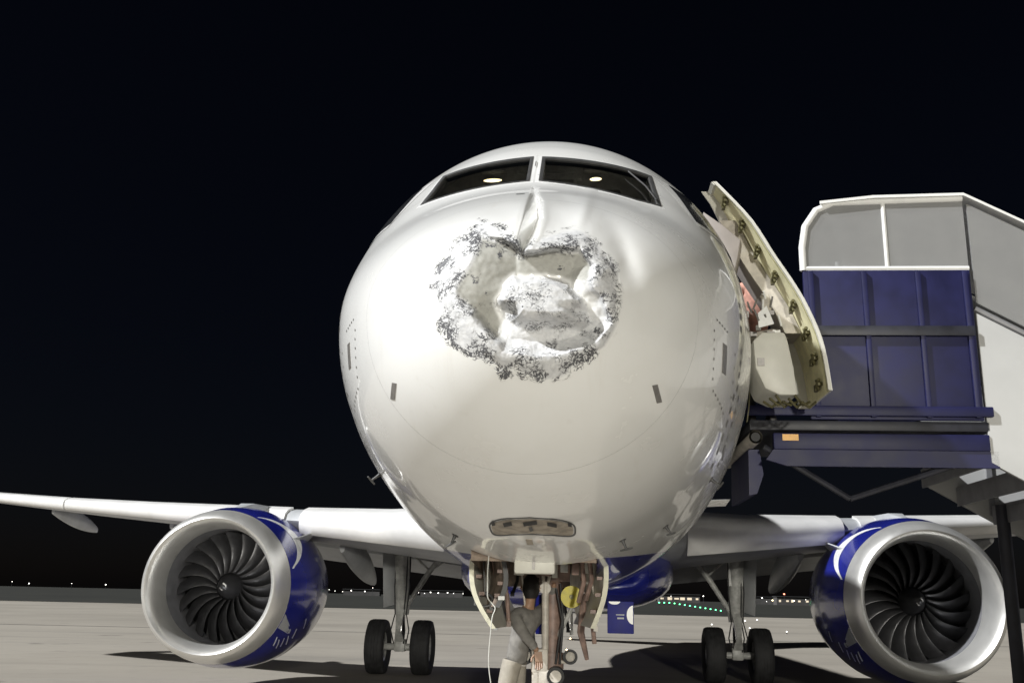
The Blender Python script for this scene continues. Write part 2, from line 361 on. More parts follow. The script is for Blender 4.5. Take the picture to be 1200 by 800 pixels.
def damage(P):
    u, v, ray = frontal(P); far = (u < 440) | (u > 800) | (v < 190) | (v > 500) | (P[..., 1] > 1.6)
    wob = 9 * fbm(u * .05, v * .05, 3); wu, wv = u + wob, v + 9 * fbm(u * .05 + 40, v * .05 + 9, 3)
    r = sdf(wu, wv, RIM); fl = sdf(u + 1.4 * wob, v + 1.4 * (wv - v), FLAKE); hp = sdf(wu, wv, HUMP)
    lowu = ss(u, 578, 600); low = ss(v, 355, 395) * lowu; rightw = ss(u, 640, 690)
    # lower and right walls: steep and facing up; upper and left: a plane falling away to the middle
    ul = (1 - low) * (1 - rightw * .75)
    wall = .13 * np.clip((r + 1) / (17 + 9 * (1 - low)), 0, 1); dl = (wu - 562) * .933 + (wv - 270) * .36
    pl_l = np.clip(.0032 * dl, 0, .21) * ss(r, -1, 5 + 9 * ss(v, 345, 375)); pl_r = .125 * ss(r, 0, 7) + np.clip(.0024 * r, 0, .1)
    side_ = ss(u + 1.5 * fbm(u * .2, v * .2, 2), 603, 609); plane = pl_l * (1 - side_) + pl_r * side_
    D = wall * (1 - ul) + plane * ul
    # the springing-back lump in the middle, leaning up and left
    tilt = .055 - .055 * np.clip((v - 328) / 44, 0, 1) - .012 * np.clip((u - 590) / 100, 0, 1)
    lowk = ss(v, 350, 366); k = ss(hp, -4, 5) * (1 - lowk) + ss(hp, -1, 27) * lowk; D = D * (1 - k) + np.minimum(D, tilt) * k
    hole = np.exp(-(((u - 652) / 34) ** 2 + ((v - 384) / 9) ** 2)); D = D + .025 * hole * (1 - k)
    torn = ss(fl, -2, 5)
    # lifted edge and crumpling of the broken laminate
    D = D - .016 * np.exp(-((r + 8) / 9) ** 2) * torn * ss(fl, -1, 9)
    cr = np.abs(fbm(u * .075, v * .075, 4)) ; smo = ss(r, 2, 14) * (1 - ss(hp, -8, 0)) * (1 - low); D = D + torn * (1 - .9 * smo) * (.011 * cr + .0035 * fbm(u * .22, v * .22, 3))
    # the long fold above, and the buckled skin beside it
    cs = sdf(u + 2 * fbm(u * .1, v * .1, 2), v, CREASE); uc = np.interp(v, [219, 238, 257, 277, 298], [625, 625.5, 622, 616, 612]); D = D + .34 * ss(cs, -1.5, 3.5) * np.clip((u - uc) / 17 + .58, 0, 1) - .012 * np.exp(-((cs + 5) / 4) ** 2) * ss(v, 218, 240) * (1 - ss(v, 285, 300))
    def g(a, c, ra, rc, amp, rot=0.0):
        x = (u - a) * math.cos(rot) + (v - c) * math.sin(rot); y = -(u - a) * math.sin(rot) + (v - c) * math.cos(rot)
        return amp * np.exp(-((x / ra) ** 2 + (y / rc) ** 2))
    D = D + g(655, 248, 20, 24, .075) - g(688, 236, 8, 24, .05, .35) + g(718, 262, 24, 36, .035, -.5) + g(662, 232, 14, 7, .03, .4) + g(588, 246, 20, 14, .03) - g(640, 226, 30, 7, .015) + g(733, 300, 12, 34, .035, -.4)
    buck = ss(480 - np.hypot(u - 640, (v - 300) * 1.1) * 3.2, 0, 220); D = D + buck * (.016 * fbm(u * .03, v * .03, 3) + .030 * np.abs(fbm(u * .022 + 5, v * .03 + 8, 2)) * ss(u, 600, 640))
    e1 = np.exp(-(np.maximum(fl, 0) / 13) ** 2) * ss(fl, -7, 1); e2 = np.exp(-(r / 8) ** 2); e3 = np.exp(-((hp + 2) / 5) ** 2) * ss(u, 588, 600) * (1 - .6 * lowk)
    side = .35 + .65 * ss(np.abs(np.arctan2(v - 350, u - 615)), .2, .9)
    chip = np.clip(1.05 * e1 * side + .95 * e2 * torn * (1 - .65 * low) + .55 * e3 + .42 * torn * ss(hp, 0, 6) + .14 * torn * (1 - ss(r, 0, 10)), 0, 1)
    beige = ss(r, 9, 16) * (1 - ss(hp, -6, 3)); torn_in = torn; patchy = ss(fbm(u * .07 + 3, v * .07 + 50, 2), -.03, .12); chip = np.maximum(chip * (1 - .75 * beige), 1.0 * patchy * torn_in * ss(r, -2, 4))
    torn_all = torn; torn = torn * (1 - .9 * beige * (1 - low))
    core_shade = torn_all * ss(r, 3, 9) * (1 - ss(hp, -10, -4)) * (1 - low) * (1 - .8 * rightw * ss(v, 322, 338))
    z = far; D = np.where(z, 0, D); core_shade = np.where(z, 0, np.clip(core_shade, 0, 1)); torn = np.where(z, 0, torn); chip = np.where(z, 0, chip)
    return P + ray * D[..., None], torn, chip, core_shade

def grid_mesh(name, P, mats, parent, keep=None, torn=None, chip=None, core_shade=None, closed=True):
    ni, nj = P.shape[:2]; idx = np.arange(ni * nj).reshape(ni, nj)
    a = idx[:-1]; c = idx[1:]
    if closed: q = np.stack([a, np.roll(a, -1, 1), np.roll(c, -1, 1), c], -1).reshape(-1, 4)
    else: q = np.stack([a[:, :-1], a[:, 1:], c[:, 1:], c[:, :-1]], -1).reshape(-1, 4)
    V = P.reshape(-1, 3)
    if keep is not None: q = q[keep(V[q].mean(1))]
    me = bpy.data.meshes.new(name); me.vertices.add(len(V)); me.vertices.foreach_set('co', V.astype(np.float32).ravel())
    me.loops.add(q.size); me.loops.foreach_set('vertex_index', q.astype(np.int32).ravel())
    me.polygons.add(len(q)); me.polygons.foreach_set('loop_start', np.arange(0, q.size, 4, dtype=np.int32)); me.polygons.foreach_set('loop_total', np.full(len(q), 4, np.int32))
    me.polygons.foreach_set('use_smooth', np.ones(len(q), bool))
    for nm, d in (('torn', torn), ('chip', chip), ('core_shade', core_shade)):
        if d is not None: me.attributes.new(nm, 'FLOAT', 'POINT').data.foreach_set('value', d.astype(np.float32).ravel())
    me.materials.append(mats); me.update(calc_edges=True); me.validate()
    o = bpy.data.objects.new(name, me); C.objects.link(o); o.parent = parent; return o

SEAM = 0.755
tt = np.concatenate([np.linspace(.004, .62, 270), np.linspace(.63, math.sqrt(SEAM - .0035), 59), [math.sqrt(SEAM - .0012)]])
sg, th = np.meshgrid(tt ** 2, np.linspace(0, 2 * np.pi, 620, endpoint=False), indexing='ij')
sg = sg.copy(); sg[-1] = SEAM - np.where(np.sin(th[-1]) < -.2, .0007, -.02)
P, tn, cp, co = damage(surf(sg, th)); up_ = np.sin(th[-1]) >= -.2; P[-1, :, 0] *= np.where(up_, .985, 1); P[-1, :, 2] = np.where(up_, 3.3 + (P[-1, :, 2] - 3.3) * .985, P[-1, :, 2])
o = grid_mesh('radome', P, M['paint'], root, torn=tn, chip=cp, core_shade=co); o['label'] = 'crushed nose cone with torn laminate and flaked paint'

# window outlines (x, z) on the skin
WINS = {
 'left': [(-.893, 4.548), (-.82, 5.02), (-.088, 5.095), (-.084, 4.655)],
 'right': [(.0, 4.655), (-.002, 5.09), (.854, 5.01), (.872, 4.478), (.70, 4.474)],
}
def inpoly(x, z, poly): return sdf(x, z, poly) > 0
BAY = (3.15, 5.75, -.60, .44)
SIDEWIN = [[(2.30, 4.47), (1.86, 4.42), (2.50, 5.0), (2.72, 4.98)], [(2.40, 4.47), (2.84, 4.98), (3.30, 4.95), (3.30, 4.5)]]   # (station, z)
def keep_body(c):
    x, s, z = c.T; cut = np.zeros(len(c), bool)
    for p in WINS.values(): cut |= inpoly(x, z, p) & (s < 3) & (z > 4)
    cut |= (s > BAY[0]) & (s < BAY[1]) & (x > BAY[2]) & (x < BAY[3]) & (z < 2.3)
    cut |= (s > 4.6) & (s < 5.42) & (z > 3.42) & (z < 5.25) & (x > .8)
    return ~cut
stn = np.concatenate([[SEAM + .0010, SEAM + .004], np.arange(.77, 3.3, .016), np.arange(3.3, 6.0, .07), np.arange(6, 37.01, .6)])
sg, th = np.meshgrid(stn, np.linspace(0, 2 * np.pi, 840, endpoint=False), indexing='ij')
sg = sg.copy(); sg[0] = SEAM + np.where(np.sin(th[0]) < -.2, .0006, -.009)
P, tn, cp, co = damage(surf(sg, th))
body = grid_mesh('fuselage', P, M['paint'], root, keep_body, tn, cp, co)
# dark bulkhead behind the joint
b = MB(); a = surf(np.full(60, SEAM + .02), np.linspace(0, 2 * np.pi, 60, endpoint=False)); a[:, 0] *= .82; a[:, 2] = 3.1 + (a[:, 2] - 3.1) * .72
b.add(a, [tuple(range(60))]); b.build('nose_bulkhead', M['darkgrey'], root, smooth=False)
# flight deck shell, slightly inside the skin
sg, th = np.meshgrid(np.linspace(1.25, 3.2, 70), np.linspace(R(2), R(178), 130), indexing='ij'); Pi = surf(sg, th)
Pi[..., 0] *= .955; Pi[..., 2] = 3.6 + (Pi[..., 2] - 3.6) * .955
def keep_in(c):
    x, s, z = c.T; k = np.ones(len(c), bool)
    for p in WINS.values(): k &= ~((sdf(x, z, p) > -.09) & (s < 3) & (z > 4.0))
    return k
grid_mesh('flight_deck_lining', Pi, M['cockpit'], root, keep_in, closed=False)
b = MB(); a = surf(np.full(60, 3.19), np.linspace(0, 2 * np.pi, 60, endpoint=False)); a[:, 0] *= .955; a[:, 2] = 3.6 + (a[:, 2] - 3.6) * .955
b.add(a, [tuple(range(60))]); b.build('flight_deck_bulkhead', M['cockpit'], root, smooth=False)
b = MB(); b.add([(-.85, 1.78, 4.47), (.85, 1.78, 4.47), (.9, 2.3, 4.52), (-.9, 2.3, 4.52), (-.9, 2.32, 4.1), (.9, 2.32, 4.1)], [(0, 1, 2, 3), (3, 2, 5, 4)])
b.box((0, 2.9, 3.9), (2.6, 1.0, .05)); b.build('glareshield', M['cockpit'], root)
for sx in (-1, 1):
    b = MB(); b.box((sx * .5, 2.72, 4.45), (.44, .12, .75)); b.box((sx * .5, 2.72, 4.93), (.26, .09, .2)); b.box((sx * .5, 2.5, 4.12), (.46, .46, .12))
    b.build('pilot_seat', M['seatcloth'], root, bevel=.03)
for (x0, x1, z) in ((-.54, -.385, 5.165), (.37, .47, 5.168)):
    b = MB(); b.tube([(x0 + (x1 - x0) * t, 2.8, z + .005 * t) for t in (0, .2, .5, .8, 1)], [.004, .013, .016, .013, .004], 10); b.box(((x0 + x1) / 2, 2.84, z + .10), (.22, .06, .02))
    b.mi = [0] * (len(b.f) - 6) + [1] * 6
    b.build('flight_deck_lamp', [M['cockpit_lamp'], M['darkgrey']], root)
    pl = bpy.data.lights.new('flight_deck_light', 'POINT'); pl.energy = 0.9; pl.color = (1, .88, .7); pl.shadow_soft_size = .05
    po = bpy.data.objects.new('flight_deck_light', pl); C.objects.link(po); po.parent = root; po.location = ((x0 + x1) / 2, 2.72, z - .05)
b = MB(); b.box((.245, 2.78, 5.13), (.03, .04, .15)); b.box((.12, 2.78, 5.17), (.36, .04, .03)); b.box((.0, 2.75, 5.22), (.5, .03, .015)); b.build('overhead_bracket', M['frame'], root)

def resample(poly, n):
    A = np.array(poly, float); out = []
    for a, c in zip(A, np.roll(A, -1, 0)): out += [a + (c - a) * k / n for k in range(n)]
    return np.array(out)
def inset(poly, d):
    A = np.array(poly, float); n = len(A); out = []
    area = sum(A[i][0] * A[(i + 1) % n][1] - A[(i + 1) % n][0] * A[i][1] for i in range(n)); sgn = 1 if area > 0 else -1
    for i in range(n):
        p, q, r2 = A[i - 1], A[i], A[(i + 1) % n]; e1 = (q - p) / np.linalg.norm(q - p); e2 = (r2 - q) / np.linalg.norm(r2 - q)
        n1 = sgn * np.array([-e1[1], e1[0]]); n2 = sgn * np.array([-e2[1], e2[0]]); m = n1 + n2; m /= max(.35, (m @ m) / 2) 
        out.append(q + m * d)
    return out
def ringed(name, poly, steps, mat, parent, n=14):  # steps: (inset, offset out of the skin)
    b = MB(); rings = []
    for d, off in steps:
        q = resample(inset(poly, d), n); rings.append([tuple(p) for p in skin_pt(q[:, 0], q[:, 1], off)])
    b.loft(rings, False); return b.build(name, mat, parent)
def patch(name, poly, off, mat, parent, n=10, rings=5, thick=0.0):
    q = resample(poly, n); c = q.mean(0); b = MB(); rr = []
    for k in range(rings):
        w2 = c + (q - c) * (1 - k / rings); rr.append([tuple(p) for p in skin_pt(w2[:, 0], w2[:, 1], off)])
    if thick: rr.insert(0, [tuple(p) for p in skin_pt(q[:, 0], q[:, 1], -.004)])
    b.loft(rr, False); N_ = len(q); base = (len(rr) - 1) * N_
    b.f.append(tuple(base + i for i in range(N_))); b.mi.append(0)
    return b.build(name, mat, parent, angle=50)
for k, p in WINS.items():
    fr = ringed('windscreen_frame', p, [(-.036, .0006), (-.030, .0012), (-.008, .0022), (-.006, .002)], M['white'], root)
    ringed('windscreen_seal', p, [(-.010, .006), (.004, .007), (.018, .002), (.020, -.05)], M['seal'], fr)
    patch('windscreen_pane', inset(p, .012), -.010, M['glass'], fr)
# wipers at the foot of the panes
b = MB(); q = skin_pt(np.array([.66, .78, .84]), np.array([4.93, 4.72, 4.52]), .022); b.tube([tuple(p) for p in q], .007, 8); b.build('wiper', M['seal'], root)
# side panes of the flight deck (angle on the section, station)
def side_patch(name, pts, off, mat, parent, sgn=1, n=8, rings=4):
    q = resample(pts, n); c = q.mean(0); b = MB(); rr = []
    for k in range(rings):
        w2 = c + (q - c) * (1 - k / rings); s, z = w2[:, 0], w2[:, 1]; tp, bt, hw, md = prof(s)
        e = np.where(z > md, (z - md) / (tp - md), (md - z) / (md - bt)); x = hw * np.sqrt(np.maximum(0, 1 - e ** 2))
        rr.append([(sgn * (a + off * a / 1.9), b2, c2 + off * .3) for a, b2, c2 in zip(x, s, z)])
    b.loft(rr, False); b.f.append(tuple((rings - 1) * len(q) + i for i in range(len(q)))); b.mi.append(0)
    return b.build(name, mat, parent)
for sgn in (1, -1):
    for p in ([(2.50, 4.98), (2.84, 4.96), (2.58, 4.48), (2.00, 4.46)], [(2.98, 4.96), (3.30, 4.90), (3.30, 4.50), (2.80, 4.47)]):
        f_ = side_patch('side_window_frame', [(a + (.05 if a > 2.5 else -.05), z + (.05 if z > 4.7 else -.05)) for a, z in p], .006, M['white'], root, sgn)
        side_patch('side_window_pane', p, .012, M['darkpane'], f_, sgn)

# ---- small fittings on the nose skin
def pill(x, z, w_, h_, rot=0.0):
    c, s = math.cos(rot), math.sin(rot); return [(x + a * c - b2 * s, z + a * s + b2 * c) for a, b2 in ((-w_, -h_), (w_, -h_), (w_, h_), (-w_, h_))]
patch('static_plate', pill(-.80, 2.875, .017, .04, -.35), .004, M['plate'], root, 3, 2, 1)
patch('static_plate', pill(.744, 2.857, .017, .042, .4), .004, M['plate'], root, 3, 2, 1)
patch('sensor_plate', pill(-1.213, 3.22, .015, .075, 0), .004, M['plate'], root, 4, 2, 1)
patch('sensor_plate', pill(1.223, 3.216, .018, .085, 0), .004, M['plate'], root, 4, 2, 1)
b = MB()
def dot(x, z, w_, h_, rot=0.0, off=.003):
    q = np.array(pill(x, z, w_, h_, rot)); b.add([tuple(p) for p in skin_pt(q[:, 0], q[:, 1], off)], [(0, 1, 2, 3)])
for sgn in (-1, 1):
    for i in range(6): dot(sgn * (1.14 + .024 * i), 3.00 - .012 * i, .0045, .006)
    for i in range(5): dot(sgn * (1.155 + .022 * i), 3.415 - .006 * i, .0045, .006)
    for i in range(6): dot(sgn * 1.13, 3.06 + .055 * i, .0035, .007)
    for i in range(4): dot(sgn * 1.325, 3.06 + .08 * i, .0035, .007)
b.build('rivet_marks', M['plate'], root, smooth=False)['kind'] = 'stuff'
b = MB()
for sgn in (-1, 1):
    for i in range(10): dot(sgn * (1.405 - .012 * i * (1 if i > 3 else .3)), 3.38 - .075 * i, .007, .019, sgn * -.15)
    for i in range(6): dot(sgn * (1.435 - .010 * i), 3.13 - .075 * i, .006, .015, sgn * -.15)
    for i in range(3): dot(sgn * (1.40), 3.52 + .09 * i, .011, .022, 0)
    dot(sgn * 1.41, 2.83, .014, .035, .5 * sgn)
b.build('dotted_livery', M['plate'], root, smooth=False)['kind'] = 'stuff'
# probes: short stems with a fore-and-aft head
def probe(x, z, dx, ln=.10, mast=.085):
    p0 = Vector(skin_pt(x, z, -.01)); n = (Vector(skin_pt(x, z, .1)) - p0).normalized(); p1 = p0 + n * mast
    b = MB(); b.tube([p0, p0 + n * mast * .5, p1], [.017, .011, .008], 10); t = Vector((dx, -.35, .25)).normalized()
    b.tube([p1 - t * ln * .5, p1, p1 + t * ln * .5], [.007, .010, .006], 10)
    c0 = Vector(skin_pt(x, z, .002)); b.tube([c0, c0 + n * .006], [.028, .026], 14)
    return b.build('pitot_probe', M['darkgrey'], root)
probe(-.655, 2.16, .5); probe(.618, 2.145, 1.0); probe(.985, 2.29, .8, .08)
for x, z in ((-1.335, 2.66), (1.345, 2.66)): probe(x, z, .2 if x > 0 else -.2, .10, .10)
# static vent slot and drain near the windscreen
patch('centre_post_mark', pill(-.052, 4.95, .004, .05, 0), .012, M['plate'], root, 3, 2)
patch('drain_slot', pill(-.095, 4.27, .028, .007, .1), .003, M['black'], root, 3, 2)
# air inlet under the chin: recessed tray with rim and dark slots
def chin(x, k): return np.interp(k, [0, 1], [2.197, 2.122]) + .004 * math.cos(x * 6)
cx_, hw2 = -.018, .287
def chin_poly(gr):
    pts = []
    for a in np.linspace(0, 2 * math.pi, 44, endpoint=False):
        ca, sa = math.cos(a), math.sin(a); k = abs(ca) ** .35 * (1 if ca > 0 else -1); j = abs(sa) ** .6 * (1 if sa > 0 else -1)
        pts.append((cx_ + (hw2 + gr) * k, 2.158 + (.040 + gr * .45) * j - .012 * k * k + .006))
    return np.array(pts)
b = MB(); rings = []
for gr, off in ((.006, .002), (.002, .006), (-.002, .005), (-.008, -.002), (-.02, -.03)):
    q = chin_poly(gr); rings.append([tuple(p) for p in skin_pt(q[:, 0], q[:, 1], off)])
b.loft(rings, False); rim_o = b.build('chin_inlet_rim', M['darkgrey'], root)
b = MB(); rings = []
for f2 in (1, .7, .35):
    q = chin_poly(-.012); q = q.mean(0) + (q - q.mean(0)) * f2; rings.append([tuple(p) for p in skin_pt(q[:, 0], q[:, 1], .004)])
b.loft(rings, False); b.f.append(tuple(88 + i for i in range(44))); b.mi.append(0); b.build('chin_inlet_tray', M['tray'], rim_o)
for x, w_, z in ((-.17, .03, 2.166), (-.02, .045, 2.170), (.12, .03, 2.166), (-.27, .012, 2.172), (.235, .012, 2.172)):
    patch('inlet_slot', pill(x, z + .010, w_, .009, .12 * (1 if x < 0 else -1)), .008, M['black'], rim_o, 3, 2)
for x in (-.02,): patch('inlet_slot', pill(x, 2.152, .012, .010, .3), .008, M['darkgrey'], rim_o, 3, 2)

# ------------------------------------------------------------------ wings
def airfoil(n=14):
    xs = (1 - np.cos(np.linspace(0, np.pi, n))) / 2
    t = .6 * (.2969 * np.sqrt(xs) - .126 * xs - .3516 * xs ** 2 + .2843 * xs ** 3 - .1036 * xs ** 4) / .12 * .2
    return np.concatenate([np.stack([xs[::-1], t[::-1]], 1), np.stack([xs[1:-1], -t[1:-1] * .8], 1)])
AF = airfoil()
def wsec(x, le, ch, z, tk, tw=0.0):
    out = []
    for c, t in AF: out.append((x, le + c * ch, z + t * ch * tk + (-c * ch * tw)))
    return out
WSEC = [(1.2, 11.45, 7.6, 2.76, .72, .035), (1.95, 11.75, 7.0, 2.78, .72, .035), (3.2, 12.45, 5.9, 2.86, .70, .035), (6.4, 14.1, 4.0, 3.12, .66, .02), (11, 16.5, 2.9, 3.50, .62, .01), (16.6, 19.4, 1.6, 4.05, .6, 0)]
def wing(sgn):
    b = MB(); b.loft([wsec(sgn * x, le, ch, z, tk, tw) for x, le, ch, z, tk, tw in WSEC]); wg = b.build('wing', M['wing_grey'], root)
    # leading-edge slat wraps the nose of the section
    def slat(secs):
        b = MB(); rings = []
        sel = [i for i, (c, t) in enumerate(AF) if c < .2]; sel.sort(key=lambda i: AF[i][0] * (1 if AF[i][1] >= 0 else -1))
        for x, le, ch, z, tk, tw in secs:
            outr = [(sgn * x, le - .05 + AF[i][0] * ch * (1.0 if AF[i][1] >= 0 else .22), z + .005 + AF[i][1] * ch * tk * 1.03 + .012 * (1 if AF[i][1] >= 0 else -1)) for i in sel]
            inr = [(sgn * x, p[1] + .05, z + (p[2] - z) * .8) for p in outr][::-1]; rings.append(outr + inr)
        b.loft(rings); b.build('slat', M['wing_white'], wg)
    def lerp(x):
        xs = [q[0] for q in WSEC]; return (x,) + tuple(np.interp(x, xs, [q[j] for q in WSEC]) for j in range(1, 6))
    slat([lerp(x) for x in (2.05, 3.2, 5.0)]); slat([lerp(x) for x in (5.35, 9.0, 11.4)]); slat([lerp(x) for x in (11.45, 14, 16.4)])
    # flap track fairings hang aft with drooped tails
    for x, s0, s1, z0, z1, r in ((4.55, 15.0, 18.3, 2.62, 2.02, .27), (9.0, 17.0, 19.9, 3.12, 2.72, .2), (12.6, 18.4, 20.7, 3.5, 3.2, .17)):
        b = MB(); rings = []
        for t in np.linspace(0, 1, 12):
            rr = r * max(.06, math.sin(math.pi * (t * .86 + .07)) ** .7); zz = z0 + (z1 - z0) * t ** 1.5; rings.append([(sgn * x + rr * .62 * math.cos(a), s0 + (s1 - s0) * t, zz + rr * 1.25 * math.sin(a)) for a in np.linspace(0, 2 * math.pi, 14, endpoint=False)])
        b.loft(rings); b.build('flap_fairing', M['wing_grey'], wg)
    b = MB(); b.loft([[(sgn * x, s, z), (sgn * x, s + 1.3, z - .42), (sgn * x, s + 1.32, z - .45), (sgn * x, s + .1, z - .16)] for x, s, z in ((2.1, 18.2, 2.5), (6.3, 17.9, 2.98))]); b.build('flap', M['wing_grey'], wg)
    b = MB(); b.loft([[(sgn * 16.5, 19.6, 4.0), (sgn * 16.5, 21, 4.0), (sgn * 16.56, 21, 4.06), (sgn * 16.56, 19.6, 4.06)], [(sgn * 17.0, 20.6, 6.2), (sgn * 17.0, 21.3, 6.2), (sgn * 17.03, 21.3, 6.2), (sgn * 17.03, 20.6, 6.2)]]); b.build('winglet', M['white'], wg)
    return wg
wingL = wing(-1); wingR = wing(1)
b = MB(); rings = []
for s, hw, zt, zb in ((10.0, .3, 1.85, 1.76), (10.9, 1.1, 2.2, 1.6), (11.8, 1.55, 2.6, 1.53), (12.8, 1.85, 2.9, 1.5), (14, 2.0, 3.0, 1.47), (16.5, 2.2, 3.1, 1.47), (18.5, 2.05, 2.9, 1.5), (20.5, 1.4, 2.4, 1.62), (21.6, .4, 1.9, 1.74)):
    rings.append([(hw * math.copysign(abs(math.cos(a)) ** .75, math.cos(a)), s, (zt + zb) / 2 + (zt - zb) / 2 * math.copysign(abs(math.sin(a)) ** .8, math.sin(a))) for a in np.linspace(0, 2 * math.pi, 36, endpoint=False)])
b.loft(rings); b.build('belly_fairing', M['navy'], root)
b = MB(); b.loft([[(t, s, z) for s, t in ((29.2 + k1, 0), (31 + k1 * .8, th2), (36.2 + k2, 0), (31 + k1 * .8, -th2))] for z, k1, k2, th2 in ((5.6, 0, 0, .28), (8.5, 2.6, .6, .2), (11.7, 5.4, 1.4, .1))]); b.build('tail_fin', M['navy'], root)
for sgn in (-1, 1):
    b = MB(); b.loft([[(sgn * x, s, z + t) for s, t in ((32 + k, 0), (33.4 + k, .14), (35.4 + k * .5, 0), (33.4 + k, -.14))] for x, k, z in ((.3, 0, 5.1), (6.2, 3.4, 5.7))]); b.build('tailplane', M['white'], root)

# ------------------------------------------------------------------ engines
EX, ES, EZ = -6.0, 11.7, 1.79
def engine(ex, s0):
    c = (ex, s0, EZ)
    b = MB(); b.lathe([(.42, 1.300), (.9, 1.385), (1.5, 1.43), (2.1, 1.415), (2.9, 1.31), (3.6, 1.14), (3.9, 1.06), (3.9, 1.0), (3.0, .96)], 'y', c, 72)
    cowl = b.build('engine_cowl', M['navy'], root)
    b = MB(); b.lathe([(.60, .985), (.40, .99), (.2, 1.015), (.08, 1.055), (.02, 1.095), (0, 1.125), (.02, 1.16), (.10, 1.21), (.22, 1.252), (.415, 1.297)], 'y', c, 96); b.build('inlet_lip', M['lip'], cowl)
    b = MB(); b.lathe([(.602, .986), (1.0, .985), (1.5, .98)], 'y', c, 72); b.build('inlet_duct', M['duct'], cowl)
    b = MB(); b.lathe([(1.45, .98), (1.45, .02)], 'y', c, 48); b.build('stator_disc', M['black'], cowl)
    b = MB(); b.lathe([(.62, .004), (.65, .045), (.72, .095), (.84, .155), (1.0, .21), (1.2, .25), (1.44, .27)], 'y', c, 40); b.build('spinner', M['fan'], cowl)
    b = MB(); b.tube([(ex + .02, s0 + .635, EZ + .05), (ex + .055, s0 + .67, EZ + .015), (ex + .045, s0 + .70, EZ - .045), (ex - .01, s0 + .685, EZ - .06), (ex - .04, s0 + .665, EZ - .02)], .016, 8); b.build('spinner_spiral', M['white'], cowl)
    me = None
    for k in range(20):
        if me is None:
            b = MB(); top = []; bot = []
            for t in np.linspace(0, 1, 9):
                r = .23 + .745 * t; st = R(28 + 34 * t); ch = .21 + .10 * math.sin(math.pi * min(1, t * .9 + .1)) + .05 * t; sw = .10 * math.sin(math.pi * t) - .16 * t * t
                ax, tg = math.cos(st) * ch / 2, math.sin(st) * ch / 2
                for lst, o1 in ((top, -.006), (bot, .006)):
                    lst.append([(sw - tg + o1, -ax, r), (sw - tg * .3 + o1, -ax * .4 - .025, r), (sw + tg * .35 + o1, ax * .4 - .02, r), (sw + tg + o1, ax, r)])
            b.loft([[*a, *c2[::-1]] for a, c2 in zip(top, bot)]); o = b.build('fan_blade', M['fan'], cowl); me = o.data
        else:
            o = bpy.data.objects.new('fan_blade', me); C.objects.link(o); o.parent = cowl
        o.location = (ex, s0 + 1.12, EZ); o.rotation_euler = (0, 2 * math.pi * k / 20 + .08, 0)
    # strakes and pylon
    sg2 = 1 if ex < 0 else -1
    ang = R(38); b = MB(); q = [Vector((ex + sg2 * math.cos(ang) * r, s0 + s, EZ + math.sin(ang) * r)) for s, r in ((.95, 1.37), (1.5, 1.60), (1.75, 1.60), (1.9, 1.40))]
    b.prism(q, (.012 * sg2, 0, -.016)); b.build('cowl_strake', M['wing_grey'], cowl)
    b = MB(); b.loft([[(ex + a * w2, s, z) for a, z in ((-1, zb), (1, zb), (.7, zt), (-.7, zt))] for s, w2, zb, zt in ((s0 + .9, .05, EZ + 1.25, EZ + 1.36), (s0 + 1.6, .20, EZ + 1.25, EZ + 1.52), (s0 + 2.6, .24, EZ + 1.2, EZ + 1.55), (s0 + 4.5, .22, EZ + .9, EZ + 1.4), (s0 + 6.2, .08, EZ + .9, EZ + 1.1))])
    b.build('pylon', M['wing_grey'], cowl, bevel=.02)
    # white curve and lettering strokes laid on the cowl
    def on_cowl(s, a, off=.004):
        r = np.interp(s, [.42, .9, 1.5, 2.1, 2.9], [1.300, 1.385, 1.43, 1.415, 1.31]) + off
        return (ex + sg2 * math.cos(a) * r, s0 + s, EZ + math.sin(a) * r)
    b = MB(); rings = []
    for t in np.linspace(0, 1, 26):
        a = 64 - 50 * t; c0 = .52 + .62 * math.sin(math.pi * min(1, t * 1.02)) ** .8; w2 = .035 + .14 * math.sin(math.pi * t) ** 1.5
        rings.append([on_cowl(max(.43, c0 - w2 + 2 * w2 * q_), R(a)) for q_ in np.linspace(0, 1, 5)])
    b.loft(rings, False, closed=False); b.build('cowl_curve', M['white'], cowl)
    b = MB(); rings = [[on_cowl(s0_, R(a)) for s0_ in np.linspace(lo, hi, 4)] for a, lo, hi in ((-20, .44, .46), (-26, .44, .72), (-31, .44, .98), (-34, .9, 1.02))]
    b.loft(rings, False, closed=False); b.build('cowl_flash', M['wing_grey'], cowl)
    for s1, a1, ln in ((.62, -38, .16), (.78, -40, .22), (.92, -38, .2), (1.04, -36, .26), (1.2, -30, .12), (1.42, -22, .16)):
        b = MB(); b.loft([[on_cowl(s1 + d, R(a1 - dd * 4)), on_cowl(s1 + d + .045, R(a1 - dd * 4))] for d, dd in ((0, 0), (ln * .5, 1), (ln, 2))], False, closed=False); b.build('cowl_letter_stroke', M['white'], cowl)
engine(EX, ES); engine(-EX - .1, ES)

